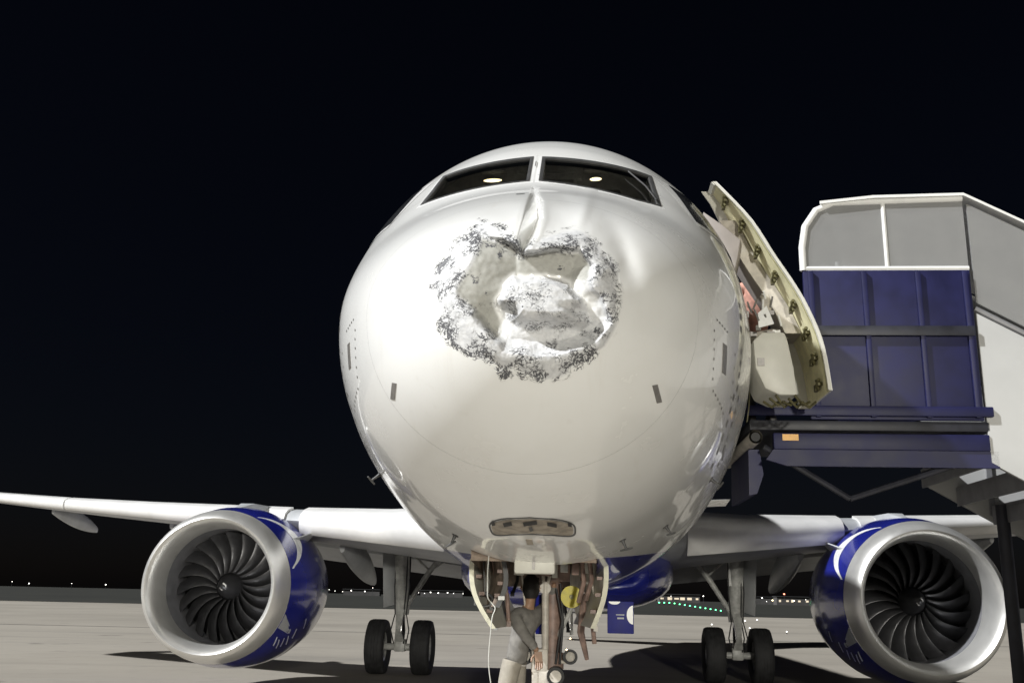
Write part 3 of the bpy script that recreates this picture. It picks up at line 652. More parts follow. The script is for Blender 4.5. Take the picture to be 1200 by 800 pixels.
# ------------------------------------------------------------------ landing gear
def tyre(w_, r, rr):
    h = w_ / 2; pr_ = [(-h * .62, rr), (-h * .9, rr + (r - rr) * .3), (-h, rr + (r - rr) * .62), (-h * .9, r * .955), (-h * .7, r * .988)]
    for g in (-.45, -.15, .15, .45): pr_ += [(h * (g - .035), r), (h * (g - .03), r - .012), (h * (g + .03), r - .012), (h * (g + .035), r)]
    return pr_ + [(h * .7, r * .988), (h * .9, r * .955), (h, rr + (r - rr) * .62), (h * .9, rr + (r - rr) * .3), (h * .62, rr)]
def wheel(x, s, r, w_, parent):
    rr = r * .55; b = MB(); b.lathe(tyre(w_, r, rr), 'x', (x, s, r), 48); t = b.build('tyre', M['rubber'], parent, angle=60)
    b = MB(); h = w_ / 2
    b.lathe([(-h * .5, .03), (-h * .55, rr * .45), (-h * .35, rr * .8), (-h * .66, rr * .97), (-h * .62, rr), (h * .62, rr), (h * .66, rr * .97), (h * .35, rr * .8), (h * .55, rr * .45), (h * .5, .03)], 'x', (x, s, r), 32)
    b.build('wheel_rim', M['rim'], parent)
def main_gear(gx, sgn):
    s = 17.7
    b = MB(); b.tube([(gx + sgn * .05, s - .15, 2.95), (gx, s, 1.55)], [.17, .155], 16); b.tube([(gx, s, 1.56), (gx, s, 1.28)], [.19, .16], 16)
    b.box((gx, s - .05, 2.3), (.30, .24, .5))
    g = b.build('main_gear', M['gearmetal'], root)
    b = MB(); b.tube([(gx, s, 1.3), (gx, s, .62)], .085, 14); b.build('oleo_piston', M['chrome'], g)
    b = MB(); b.tube([(gx - .55, s, .585), (gx + .55, s, .585)], .075, 12); b.box((gx, s, .62), (.24, .26, .26)); b.build('axle', M['gearmetal'], g, bevel=.02)
    for d in (-1, 1): wheel(gx + d * .505, s, .585, .43, g)
    for y0, y1 in ((1.5, .98), (.7, .98)): 
        b = MB(); b.loft([[(gx - wd, s - .16 - dy, y), (gx + wd, s - .16 - dy, y), (gx + wd, s - .10 - dy, y), (gx - wd, s - .10 - dy, y)] for y, wd, dy in ((y0, .11, 0), (y1, .05, .26))]); b.build('torque_link', M['gearmetal'], g)
    b = MB(); b.tube([(gx - sgn * .08, s - .05, 1.42), (gx - sgn * .55, s - .1, 2.15), (gx - sgn * 1.0, s - .1, 2.75)], [.05, .062, .055], 10); b.build('side_brace', M['gearmetal'], g)
    b = MB(); b.tube([(gx - sgn * .02, s - .1, 2.75), (gx - sgn * .62, s - .12, 2.24), (gx - sgn * .95, s - .12, 2.45)], [.028, .03, .025], 8); b.build('lock_stay', M['gearmetal'], g)
    b = MB(); b.prism([(gx + sgn * .46, s - .20, 2.75), (gx + sgn * .17, s + .2, 2.75), (gx + sgn * .17, s + .2, 1.50), (gx + sgn * .38, s - .15, 1.42)], (sgn * .025, .035, 0)); b.build('leg_door', M['wing_grey'], g, bevel=.01)
    b = MB()
    for k, (dx, dy) in enumerate(((.16, -.12), (-.15, -.14), (.10, -.18))): b.tube([(gx + dx, s + dy, 2.6), (gx + dx * 1.1, s + dy, 1.9), (gx + dx * .8, s + dy - .03, 1.3), (gx + dx * 1.3, s + dy - .06, .95), (gx + dx * .9, s + dy * .8, .66)], .014, 6)
    b.build('hydraulic_line', M['black'], g)
main_gear(-3.756, -1); main_gear(3.66, 1)

NX, NS = -.02, 5.0
b = MB(); b.tube([(.02, NS + .1, 2.1), (.02, NS, 1.05)], [.10, .088], 18); b.tube([(.02, NS, 1.2), (.02, NS, 1.05)], [.115, .115], 18); b.box((.02, NS + .02, 1.95), (.34, .2, .16))
ng = b.build('nose_gear', M['gearbrown'], root)
b = MB(); b.tube([(.02, NS, 1.06), (.02, NS, .36)], .062, 14); b.build('oleo_piston', M['chrome'], ng)
b = MB(); b.tube([(-.3, NS, .38), (.34, NS, .38)], .055, 12); b.build('axle', M['gearmetal'], ng)
for d in (-.25, .29): wheel(d, NS, .38, .22, ng)
b = MB(); b.tube([(-.045, NS - .14, 1.86), (-.04, NS - .15, 1.22)], [.036, .034], 12); b.tube([(-.045, NS - .17, 1.80), (-.045, NS - .11, 1.80)], .055, 14); b.tube([(-.07, NS - .14, 1.92), (-.055, NS - .14, 1.82)], .018, 8); b.tube([(-.005, NS - .14, 1.92), (-.03, NS - .14, 1.82)], .018, 8)
b.build('retraction_rod', M['gearcream'], ng)
b = MB(); b.tube([(.08, NS - .02, 1.35), (.23, NS - .1, 1.66)], .022, 8); b.build('drag_stay', M['gearmetal'], ng)
b = MB(); b.box((-.09, NS - .13, 1.13), (.16, .12, .22)); b.box((.01, NS - .14, .98), (.22, .1, .14)); b.box((-.13, NS - .15, .95), (.07, .07, .3)); b.build('steering_block', M['gearcream'], ng, bevel=.015)
b = MB(); b.tube([(.065, NS - .28, 1.0), (.065, NS - .12, 1.0)], [.082, .085], 24); o = b.build('steering_actuator', M['black'], ng)
b = MB(); b.tube([(.065, NS - .295, 1.0), (.065, NS - .275, 1.0)], .055, 24); b.build('actuator_cap', M['gearcream'], ng)
for x, q in ((-.235, .85), (.20, .72)):
    b = MB(); b.lathe([(.12, .03 * q), (.06, .075 * q), (0, .095 * q), (-.02, .098 * q), (-.02, .068 * q), (0, .06 * q)], 'y', (x, NS - .12, 1.17), 24); o = b.build('taxi_light', M['black'], ng)
    b = MB(); b.lathe([(.0, .064 * q), (-.012, .045 * q), (-.016, .002)], 'y', (x, NS - .125, 1.17), 20); b.build('taxi_light_lens', M['taxi_lens'], ng)
b = MB(); b.tube([(x, NS - .1, 1.12) for x in (-.33, -.12)], .016, 8); b.tube([(.1, NS - .1, 1.12), (.2, NS - .1, 1.12)], .016, 8); b.build('lamp_bracket', M['gearcream'], ng)
b = MB(); b.tube([(.21, NS - .14, 1.725), (.21, NS - .105, 1.725)], [.104, .106], 32); o = b.build('yellow_disc', M['yellow'], ng)
b = MB(); b.tube([(.21, NS - .155, 1.725), (.21, NS - .138, 1.725)], [.018, .024], 14); b.build('disc_hub', M['cream_dark'], ng)
b = MB(); b.tube([(.21, NS - .104, 1.725), (.12, NS, 1.74)], .025, 8); b.build('disc_arm', M['gearmetal'], ng)
b = MB(); b.tube([(-.318, NS - .2, 1.19), (-.318, NS - .16, 1.19)], .018, 10); o = b.build('marker_lamp', M['orange_glow'], ng); o.location = (.0, 0, .02)
b = MB()
for x0, x1, zz in ((-.12, -.17, 1.9), (.1, .13, 1.85), (.06, .12, 1.8)): b.tube([(x0, NS - .1, zz), (x1, NS - .13, 1.5), (x0, NS - .12, 1.1)], .011, 6)
b.build('hydraulic_line', M['black'], ng)
b = MB(); b.prism([(-.165, NS + .16, 1.74), (.10, NS + .16, 1.74), (.09, NS + .16, 1.36), (-.15, NS + .16, 1.36)], (0, .03, 0)); b.build('leg_door', M['navy'], ng, bevel=.008)
# white lamp box at the front of the bay
b = MB(); b.box((-.063, 3.06, 1.975), (.325, .12, .165)); bx = b.build('nose_gear_panel', M['bustle'], root, bevel=.018)
b = MB(); b.box((-.07, 2.998, 1.968), (.024, .01, .085)); b.build('panel_slot', M['plate'], bx)
b = MB(); b.box((-.036, 2.95, 2.068), (.35, .08, .014)); b.build('panel_ledge', M['bustle'], bx, bevel=.003)
patch('belly_vent', pill(-.05, 2.085, .022, .012, 0), .004, M['tray'], root, 3, 2, 1)
# bay interior
b = MB(); x0, x1, s0, s1 = BAY[2] + .01, BAY[3] - .01, BAY[0] + .01, BAY[1] - .01
b.add([(x0, s0, 1.99), (x1, s0, 1.99), (x1, s1, 1.82), (x0, s1, 1.82), (x0, s0, 2.7), (x1, s0, 2.7), (x1, s1, 2.7), (x0, s1, 2.7)], [(0, 1, 5, 4), (1, 2, 6, 5), (2, 3, 7, 6), (3, 0, 4, 7), (4, 5, 6, 7)])
b.build('wheel_bay', M['baybrown'], root, smooth=False)
for x, z in ((-.5, 2.0), (-.42, 2.02), (.3, 1.98), (.37, 2.0)):
    b = MB(); b.tube([(x, 4.1, z + .1), (x + .03, 4.2, z - .12), (x - .02, 4.3, z - .3)], .022, 8); b.build('bay_pipe', M['gearbrown'], root)
for s, z in ((3.4, 2.2), (3.9, 2.25), (4.5, 2.2), (5.1, 2.2)):
    b = MB(); b.box((-.08, s, z), (.98, .05, .08)); b.build('bay_rib', M['gearbrown'], root)
# bay doors: curved plates with a cream edge
def bay_door(pts, s0, s1, bow, mat, edge, sgn):
    n = 9; P0 = []
    (xa, za), (xb, zb) = pts
    for t in np.linspace(0, 1, n): P0.append((xa + (xb - xa) * t + sgn * bow * math.sin(math.pi * t), za + (zb - za) * t))
    b = MB(); th2 = .028
    b.loft([[(x - sgn * k, s, z) for x, z in P0] + [(x - sgn * (k + th2), s, z + .004) for x, z in P0[::-1]] for s, k in ((s0, 0), (s1, .17))]); d = b.build('bay_door', mat, root)
    b = MB()
    b.loft([[(x + sgn * .006, s, z) for x, z in P0] + [(x - sgn * .036, s, z + .004) for x, z in P0[::-1]] for s in (s0 - .025, s0 - .002)]); b.build('door_edge', edge, d)
    b = MB()
    for t in (.25, .55, .8):
        i = int(t * (n - 1)); x, z = P0[i]; b.box((x - sgn * .07, s0 + .25, z), (.05, .35, .03))
    b.build('door_stiffener', M['gearbrown'], d)
    return d
bay_door(((-.675, 2.03), (-.47, 1.44)), 3.9, 5.4, .075, M['bustle'], M['edge'], -1)
bay_door(((.535, 2.03), (.42, 1.46)), 3.9, 5.4, .045, M['bustle'], M['edge'], 1)
bay_door(((-.36, 2.03), (-.40, 1.62)), 3.75, 4.3, .05, M['baybrown'], M['darkgrey'], 1)
bay_door(((.40, 2.03), (.46, 1.50)), 5.0, 5.5, -.04, M['gearcream'], M['gearcream'], 1)
b = MB(); b.box((-.378, 3.70, 1.70), (.055, .006, .032)); b.build('door_placard', M['white'], root)
b = MB(); b.tube([(-.66, 4.5, 1.98), (-.60, 4.55, 1.75), (-.54, 4.6, 1.5)], .02, 8); b.build('door_rod', M['gearmetal'], root)
b = MB(); b.tube([(.33, 4.75, 1.75), (.30, 4.8, 1.4), (.36, 4.85, 1.15)], [.03, .035, .02], 8); b.tube([(.40, 4.75, 1.6), (.43, 4.8, 1.3)], .022, 8); b.build('door_strut', M['gearbrown'], root)
rr_ = random.Random(11)
for k, (x0, x1) in enumerate(((-.56, -.48), (-.50, -.52), (-.44, -.36), (-.34, -.40), (-.28, -.22), (.14, .20), (.26, .31), (.33, .29), (.38, .44), (.20, .12), (-.20, -.14), (.05, .16))):
    z0 = 2.0 - rr_.random() * .1; z1 = 1.35 + rr_.random() * .4; s_ = 4.2 + rr_.random() * 1.1 + (1.1 if .04 < x0 < .34 else 0); q = .009 + .013 * rr_.random()
    b = MB(); b.tube([(x0, s_, z0), ((x0 + x1) / 2 + .03 * rr_.random(), s_ + .05, (z0 + z1) / 2), (x1, s_ + .1, z1)], q, 7); b.box((x1, s_ + .1, z1), (.04, .04, .05)); b.build('bay_strut', M[('gearcream', 'gearmetal', 'gearbrown', 'black')[k % 4]], root)
for k in range(9):
    x = -.52 + .11 * k + .04 * rr_.random(); b = MB(); b.box((x, 4.0 + rr_.random(), 1.93 + .06 * rr_.random()), (.05 + .06 * rr_.random(), .1, .05 + .09 * rr_.random())); b.build('bay_unit', M[('gearmetal', 'gearbrown', 'bustle')[k % 3]], root, bevel=.006)
# blue access panel hanging open under the belly, with white disc mark
b = MB(); b.box((.775, 7.5, 1.50), (.32, .03, .38)); pn = b.build('access_panel', M['navymatt'], root, bevel=.01)
b = MB(); b.add([(.925 + .075 * math.cos(a), 7.482, 1.53 + .11 * math.sin(a)) for a in np.linspace(R(90), R(270), 20)], [tuple(range(20))]); b.build('panel_disc', M['white'], pn, smooth=False)
b = MB(); b.add([(.70 + .07 * math.cos(a), 7.482, 1.685 + .035 * math.sin(a)) for a in np.linspace(R(180), R(360), 14)], [tuple(range(14))]); b.build('panel_disc', M['white'], pn, smooth=False)
b = MB(); b.box((.77, 7.483, 1.53), (.10, .004, .012)); b.box((.775, 7.483, 1.49), (.08, .004, .02)); b.build('panel_lettering', M['wing_grey'], pn)

# ------------------------------------------------------------------ open cabin door
def dsec(z, off):       # outer fuselage curve at the door, pushed out
    k = (z - 3.82) / (2.06 if z > 3.82 else 2.08); return 1.86 * math.sqrt(max(0, 1 - k * k)) + off
D0, D1 = 3.62, 4.50; ZB, ZT = 3.52, 5.50
zs = np.linspace(ZB, ZT, 22)
OFF = .50
def dx(z): return float(pchip([3.3, 3.9, 4.325, 4.502, 4.788, 5.088, 5.481, 5.6], [2.50, 2.44, 2.30, 2.21, 2.041, 1.876, 1.555, 1.45], np.array([z]))[0])
def sz(q, z): return D0 + (q - D0) * (1 - .72 * float(ss(np.array(z), 4.95, 5.5)))
b = MB(); b.loft([[(dx(z) + .015, sz(s, z), z) for s in (D0, D1)] + [(dx(z), sz(s, z), z) for s in (D1, D0)] for z in zs]); door = b.build('cabin_door', M['white'], root); door['label'] = 'open cabin door showing its cream inner side'
def strip(name, s0, s1, off0, off1, mat, z0=ZB, z1=ZT, n=20):
    b = MB(); b.loft([[(dx(z) + off0, sz(s, z), z) for s in (s0, s1)] + [(dx(z) + off1, sz(s, z), z) for s in (s1, s0)] for z in np.linspace(z0, z1, n)]); return b.build(name, mat, door)
strip('door_rim', D0 - .012, D0 + .02, -.022, .006, M['bustle'])
strip('door_web', D0 + .03, D1 - .06, -.012, -.004, M['cream'])
strip('door_seal', D0 + .05, D0 + .066, -.018, -.01, M['cream_dark'])
strip('door_rim', D0 + .03, D1, -.035, .0, M['bustle'], ZT - .03, ZT, 3)
strip('door_rim', D1 - .05, D1, -.10, .0, M['bustle'])
strip('door_lining', D0 + .46, D1 - .06, -.16, -.02, M['liner'], 4.15, 5.20)
strip('lining_edge', D0 + .42, D0 + .455, -.17, -.02, M['gearcream'], 4.15, 5.22)
fit = None
for z in (3.62, 3.86, 4.10, 4.36, 4.64, 4.90, 5.14, 5.34):
    b = MB(); x = dx(z)
    q = sz(D0 + .24, z); b.box((x - .03, q, z), (.045, .11, .028)); b.tube([(x - .05, q - .07, z + .035), (x - .05, q + .05, z - .03)], .017, 8); b.box((x - .045, q + .06, z - .02), (.03, .07, .06)); b.tube([(x - .04, q - .02, z - .05), (x - .05, q + .03, z + .05)], .012, 8); b.build('latch_fitting', M['fitting'], door)
b = MB(); b.loft([[(dx(z) - w2, s, z) for s in (D0 + .12, D1 - .15)] + [(dx(z) - .26, s, z) for s in (D1 - .15, D0 + .12)] for z, w2 in ((3.50, .42), (3.56, .54), (3.75, .60), (4.0, .57), (4.08, .46))]); sb = b.build('slide_cover', M['bustle'], door, bevel=.02)
b = MB(); b.box((dx(3.75) - .55, D0 + .115, 3.80), (.06, .02, .07)); b.build('slide_gauge', M['plate'], door)
for k in range(16):
    b = MB(); z = 4.10 + random.random() * .30; x = dx(z) - .20 - random.random() * .30; s = D0 + .12 + random.random() * .3
    if k % 2: b.box((x, s, z), (.03 + .05 * random.random(), .04, .02 + .07 * random.random()))
    else: b.tube([(x, s, z), (x - .05 + .1 * random.random(), s - .05, z + .09)], .010, 6)
    b.build('mechanism_link', M['plate' if k % 3 else 'white'], door)
b = MB(); b.prism([(dx(4.2) - .44, D0 + .16, 4.13), (dx(4.2) - .30, D0 + .16, 4.17), (dx(4.3) - .32, D0 + .16, 4.34), (dx(4.3) - .40, D0 + .16, 4.27)], (0, .02, 0)); b.build('mechanism_plate', M['white'], door)
b = MB(); b.tube([(dx(4.3) - .30, D0 + .25, 4.26), (dx(4.5) - .20, D0 + .25, 4.40), (dx(4.6) - .15, D0 + .28, 4.46), (dx(4.7) - .12, D0 + .3, 4.48)], [.03, .045, .04, .02], 8); b.build('door_handle', M['gearcream'], door, )
b = MB(); b.tube([(1.75, 4.6, 4.25), (2.0, 4.4, 4.2), (dx(4.2) - .1, 4.2, 4.2)], [.07, .06, .06], 10); b.tube([(1.75, 4.6, 4.05), (2.0, 4.4, 4.02), (dx(4.2) - .1, 4.2, 4.0)], .03, 8); b.build('hinge_arm', M['gearcream'], door)
b = MB(); b.prism([(1.457, 3.9, 5.315), (1.62, 3.9, 5.19), (1.80, 3.9, 5.027), (1.77, 3.9, 4.86), (1.735, 3.9, 4.72), (1.60, 3.9, 4.90), (1.44, 3.9, 5.08)], (.04, .16, 0)); b.build('lining_panel', M['liner'], door, bevel=.008)
b = MB()
for k in range(7):
    x = 1.92 + .055 * k; b.tube([(x, 3.75, 3.44 + .03 * (k % 3)), (x + .08, 3.8, 3.40 + .02 * (k % 2)), (x + .15, 3.85, 3.46)], .012, 6)
b.build('lower_hinge_fitting', M['fitting'], door)
b = MB(); b.loft([[(x, 5.6, z), (x, 4.5, z)] for x, z in ((1.2, 3.45), (1.2, 5.2))], False, closed=False); b.build('doorway_wall', M['liner'], root)
b = MB(); b.loft([[(dsec2, s, z) for s in (4.52, 4.60)] for z, dsec2 in [(z, 1.93 * math.sqrt(max(0, 1 - ((z - 3.82) / 2.06) ** 2)) + .012) for z in np.linspace(3.4, 5.28, 16)]], False, closed=False); b.build('door_frame', M['cream'], root)

# ------------------------------------------------------------------ passenger stairs at the door (right)
st = empty('passenger_stairs', (TIP[0], TIP[1], 0), -R(YAW)); tag(st, 'dark blue covered boarding stairs with pale canopy docked below the open cabin door', 'boarding stairs')
N0, N1 = 4.72, 6.6
b = MB(); b.box((3.1, (N0 + N1) / 2, 3.40), (2.3, N1 - N0, .10)); b.build('platform', M['stairdark'], st, bevel=.01)
b = MB(); b.box((3.1, N0 - .02, 3.54), (2.36, .05, .10)); b.build('platform_curb', M['stairblue'], st, bevel=.012)
b = MB(); b.tube([(2.0, N0 - .04, 3.275), (2.0, N1, 3.275)], .066, 20, caps=False); b.tube([(2.0, N0 - .03, 3.275), (2.0, N1, 3.275)], .045, 16); b.mi = [0] * 20 + [1] * (len(b.f) - 20); b.build('bumper_tube', [M['gearcream'], M['black']], st)
b = MB(); b.box((3.2, N0 + .02, 3.24), (2.05, .08, .16)); fa = b.build('fascia_beam', M['stairblue'], st, bevel=.01)
b = MB(); b.box((2.335, N0 - .026, 3.275), (.155, .012, .062)); b.build('reflector', M['amber'], st)
b = MB(); b.prism([(2.17, N0, 3.16), (4.3, N0, 3.16), (4.3, N0, 3.0), (2.3, N0, 3.0), (2.1, N0, 3.06)], (0, .05, 0)); b.build('lower_fascia', M['stairblue'], st)
b = MB(); b.prism([(1.98, N0 + .3, 3.2), (2.09, N0 + .3, 3.2), (2.12, N0 + .3, 2.95), (2.05, N0 + .3, 2.76), (1.97, N0 + .3, 2.74)], (0, 1.2, 0)); b.build('bumper_bracket', M['stairblue'], st)
b = MB(); b.tube([(2.1, N0 + .1, 3.2), (2.9, N0 + .1, 2.7)], .03, 8); b.tube([(2.9, N0 + .1, 2.7), (4.1, N0 + .1, 3.1)], .03, 8); b.build('under_brace', M['stairdark'], st)
for y in (N0, N1):
    xs_ = 0 if y == N0 else .75
    b = MB(); b.prism([(2.55 + xs_, y, 3.46), (4.2, y, 3.46), (4.2, y, 5.0), (2.55 + xs_, y, 5.0)], (0, .05, 0)); sp_ = b.build('side_panel', M['stairblue'], st, bevel=.008)
    for xr in (2.62, 3.15, 3.68, 4.14):
        if xr > 2.55 + xs_: b = MB(); b.box((xr, y - .018, 4.23), (.05, .035, 1.5)); b.build('panel_rib', M['stairblue'], sp_, bevel=.006)
    b = MB(); b.box((3.4 + xs_ * .5, y - .045, 4.35), (1.55 - xs_, .02, .10)); b.build('rub_strip', M['stairdark'], sp_, bevel=.004)
    b = MB(); b.tube([(2.56 + xs_, y + .025, 5.0), (2.56 + xs_, y + .025, 5.25), (2.60 + xs_, y + .025, 5.48), (2.72 + xs_, y + .025, 5.66), (2.9 + xs_, y + .025, 5.74), (4.2, y + .025, 5.78)], .036, 10); b.tube([(2.56 + xs_, y + .025, 5.02), (4.2, y + .025, 5.02)], .03, 8); b.tube([(3.4, y + .025, 5.0), (3.4, y + .025, 5.75)], .025, 8); b.build('canopy_frame', M['white'], st)
    b = MB(); b.prism([(2.58 + xs_, y + .015, 5.03), (4.2, y + .015, 5.03), (4.2, y + .015, 5.76), (2.9 + xs_, y + .015, 5.72), (2.72 + xs_, y + .015, 5.63), (2.61 + xs_, y + .015, 5.46), (2.58 + xs_, y + .015, 5.25)], (0, .02, 0)); b.build('canopy_glazing', M['glaze'], st)
    # sloping flank
    b = MB(); b.prism([(4.22, y, 3.05), (4.22, y, 4.55), (9.9, y, 1.35), (9.9, y, .2), (9.2, y, .2)], (0, .05, 0)); fl_ = b.build('flank_panel', M['stairwhite'], st, bevel=.008)
    for t in (.12, .34, .56, .78): b = MB(); xr = 4.22 + 5.68 * t; b.prism([(xr, y - .03, 3.05 - 2.75 * t), (xr + .06, y - .03, 3.02 - 2.75 * t), (xr + .06, y - .03, 4.50 - 3.2 * t), (xr, y - .03, 4.53 - 3.2 * t)], (0, .03, 0)); b.build('flank_rib', M['stairgrey'], fl_)
    b = MB(); b.tube([(4.22, y + .025, 4.6), (9.9, y + .025, 1.4), (9.9, y + .025, .3)], .03, 8); b.build('handrail', M['stairgrey'], st)
    b = MB(); b.prism([(4.24, y + .015, 4.66), (4.24, y + .015, 5.72), (9.6, y + .015, 2.75), (9.6, y + .015, 1.62)], (0, .02, 0)); b.build('canopy_glazing', M['glaze'], st)
b = MB(); b.loft([[(x, N0 - .04, z), (x + d, (N0 + N1) / 2, z + .14), (x + d * 2, N1 + .08, z), (x + d * 2, N1 + .08, z - .03), (x + d, (N0 + N1) / 2, z + .11), (x, N0 - .04, z - .03)] for x, z, d in ((2.75, 5.74, .37), (3.3, 5.8, .2), (4.2, 5.82, 0), (9.7, 2.85, 0))]); b.build('canopy_roof', M['white'], st)
me = None
for k in range(15):
    x, z = 4.35 + k * .375, 3.4 - (k + 1) * .2
    if me is None: b = MB(); b.box((0, 0, 0), (.36, N1 - N0 - .12, .04)); b.box((-.17, 0, -.1), (.02, N1 - N0 - .12, .18)); o = b.build('stair_step', M['stairgrey'], st); me = o.data
    else: o = bpy.data.objects.new('stair_step', me); C.objects.link(o); o.parent = st
    o.location = (x, (N0 + N1) / 2 + .03, z)
b = MB(); b.box((7.0, (N0 + N1) / 2, .62), (5.6, 1.3, .2)); b.build('chassis', M['stairdark'], st, bevel=.02)
for x, z in ((4.9, 2.95), (8.6, 1.1)):
    for y in (N0 + .35, N1 - .35): b = MB(); b.tube([(x, y, .6), (x, y, z - .15)], .07, 10); b.build('support_leg', M['stairdark'], st)
for x in (5.0, 9.0):
    for y in (N0 + .2, N1 - .2):
        b = MB(); b.lathe([(v_, r_) for v_, r_ in ((-.09, .2), (-.1, .3), (-.07, .36), (.07, .36), (.1, .3), (.09, .2))], 'y', (x, y, .36), 28); o = b.build('wheel', M['rubber'], st)
        b = MB(); b.lathe([(-.08, .02), (-.07, .15), (-.095, .205), (.095, .205), (.07, .15), (.08, .02)], 'y', (x, y, .36), 20); b.build('wheel_rim', M['rim'], o)

# ------------------------------------------------------------------ technician beside the nose gear
def L2W(p): return (p[0] * cy + p[1] * sy + TIP[0], -p[0] * sy + p[1] * cy + TIP[1], p[2])
per = empty('person', L2W((-.5, 4.85, 0))); per.rotation_euler = (0, 0, -R(YAW))
tag(per, 'technician in grey shirt and pale trousers leaning into the nose wheel bay', 'person')
def skin_obj(name, verts, edges, radii, mat, parent, rootv=0, sub=2):
    me = bpy.data.meshes.new(name); me.from_pydata(verts, edges, []); me.materials.append(mat)
    o = bpy.data.objects.new(name, me); C.objects.link(o); o.parent = parent
    md = o.modifiers.new('skin', 'SKIN'); md.use_smooth_shade = True
    for i, r in enumerate(radii): me.skin_vertices[0].data[i].radius = (r, r) if not hasattr(r, '__len__') else r
    for i in range(len(verts)): me.skin_vertices[0].data[i].use_root = (i == rootv)
    s = o.modifiers.new('sub', 'SUBSURF'); s.levels = sub; s.render_levels = sub
    return o
# joints in the person's own frame (x right, y away, z up)
V = [(.17, 0, 1.08), (.20, .0, 1.24), (.25, .02, 1.42), (.28, .03, 1.56), (.30, .02, 1.64), (.315, .0, 1.74),
     (.12, -.04, 1.0), (.05, -.10, .55), (-.02, -.02, .12), (.19, .08, 1.0), (.16, .12, .54), (.12, .22, .12),
     (.16, -.12, 1.53), (.28, -.20, 1.36), (.40, -.16, 1.22), (.40, .16, 1.55), (.50, .20, 1.68), (.54, .12, 1.86)]
E_ = [(0, 1), (1, 2), (2, 3), (3, 4), (4, 5), (0, 6), (6, 7), (7, 8), (0, 9), (9, 10), (10, 11), (3, 12), (12, 13), (13, 14), (3, 15), (15, 16), (16, 17)]
rad = [.07, .062, .066, .06, .042, .07, .058, .044, .036, .058, .044, .036, .034, .032, .027, .034, .032, .027]
skin_obj('body', V, E_, rad, M['skin'], per)
skin_obj('shirt', [(.18, 0, 1.06), V[1], V[2], V[3], V[12], V[13], (.385, -.165, 1.24), V[15], V[16], (.535, .13, 1.83)], [(0, 1), (1, 2), (2, 3), (3, 4), (4, 5), (5, 6), (3, 7), (7, 8), (8, 9)], [.125, .108, .118, .10, .076, .054, .042, .080, .058, .044], M['shirt'], per, 0)
skin_obj('trousers', [(.18, 0, 1.22), V[6], V[7], V[8], V[9], V[10], V[11]], [(0, 1), (1, 2), (2, 3), (0, 4), (4, 5), (5, 6)], [.108, .10, .076, .064, .10, .076, .064], M['trousers'], per, 0)
b = MB()
for (x, y) in ((-.02, -.05), (.12, .19)):
    b.loft([[(x + a * w2, y + yy, z) for a, z in ((-1, 0), (1, 0), (.9, h), (-.9, h))] for yy, w2, h in ((-.05, .035, .07), (.05, .045, .10), (.16, .048, .07), (.22, .035, .04))])
b.build('shoe', M['shoe'], per, bevel=.012)
b = MB(); hd = Vector((.315, .0, 1.80)); rings = []
for t in np.linspace(0, 1, 12):
    a = math.pi * (t * .96 + .02); rr = math.sin(a); rings.append([(hd.x + .078 * rr * math.cos(k), hd.y + .098 * rr * math.sin(k) + .01, hd.z - .125 * math.cos(a)) for k in np.linspace(0, 2 * math.pi, 16, endpoint=False)])
b.loft(rings); hh = b.build('head', M['skin'], per)
b = MB(); rings = []
for t in np.linspace(0, .80, 9):
    a = math.pi * (1 - (t * .96 + .02)); rr = math.sin(a); rings.append([(hd.x + .087 * rr * math.cos(k), hd.y + .106 * rr * math.sin(k) - .004, hd.z + .006 - .133 * math.cos(a)) for k in np.linspace(0, 2 * math.pi, 16, endpoint=False)])
b.loft(rings); b.build('hair', M['hair'], hh)
b = MB()
for sx in (-1, 1): b.tube([(hd.x + sx * .078, hd.y + .01, hd.z + .03), (hd.x + sx * .092, hd.y - .01, hd.z), (hd.x + sx * .08, hd.y + .005, hd.z - .03)], [.008, .014, .007], 8)
b.tube([(hd.x, hd.y + .095, hd.z + .02), (hd.x, hd.y + .125, hd.z - .02), (hd.x, hd.y + .10, hd.z - .03)], [.008, .016, .012], 8); b.build('ears_and_nose', M['skin'], hh)
for (wx, wy, wz), dz in ((V[14], -1), (V[17], 1)):
    b = MB(); b.loft([[(wx + a * .035 + .01 * t, wy + c2 * .014, wz + dz * .09 * t) for a, c2 in ((-1, -1), (1, -1), (1, 1), (-1, 1))] for t in (0, .5, 1)])
    for k in range(4): x = wx + .01 + (k - 1.5) * .019; ln = (.065, .078, .074, .058)[k]; b.tube([(x, wy, wz + dz * .088), (x, wy - .012, wz + dz * (.088 + ln * .55)), (x, wy - .035, wz + dz * (.088 + ln))], [.009, .0085, .007], 8)
    b.tube([(wx - .034, wy, wz + dz * .03), (wx - .058, wy - .015, wz + dz * .06), (wx - .06, wy - .03, wz + dz * .09)], [.011, .010, .008], 8); b.build('hand', M['skin'], per, bevel=0)

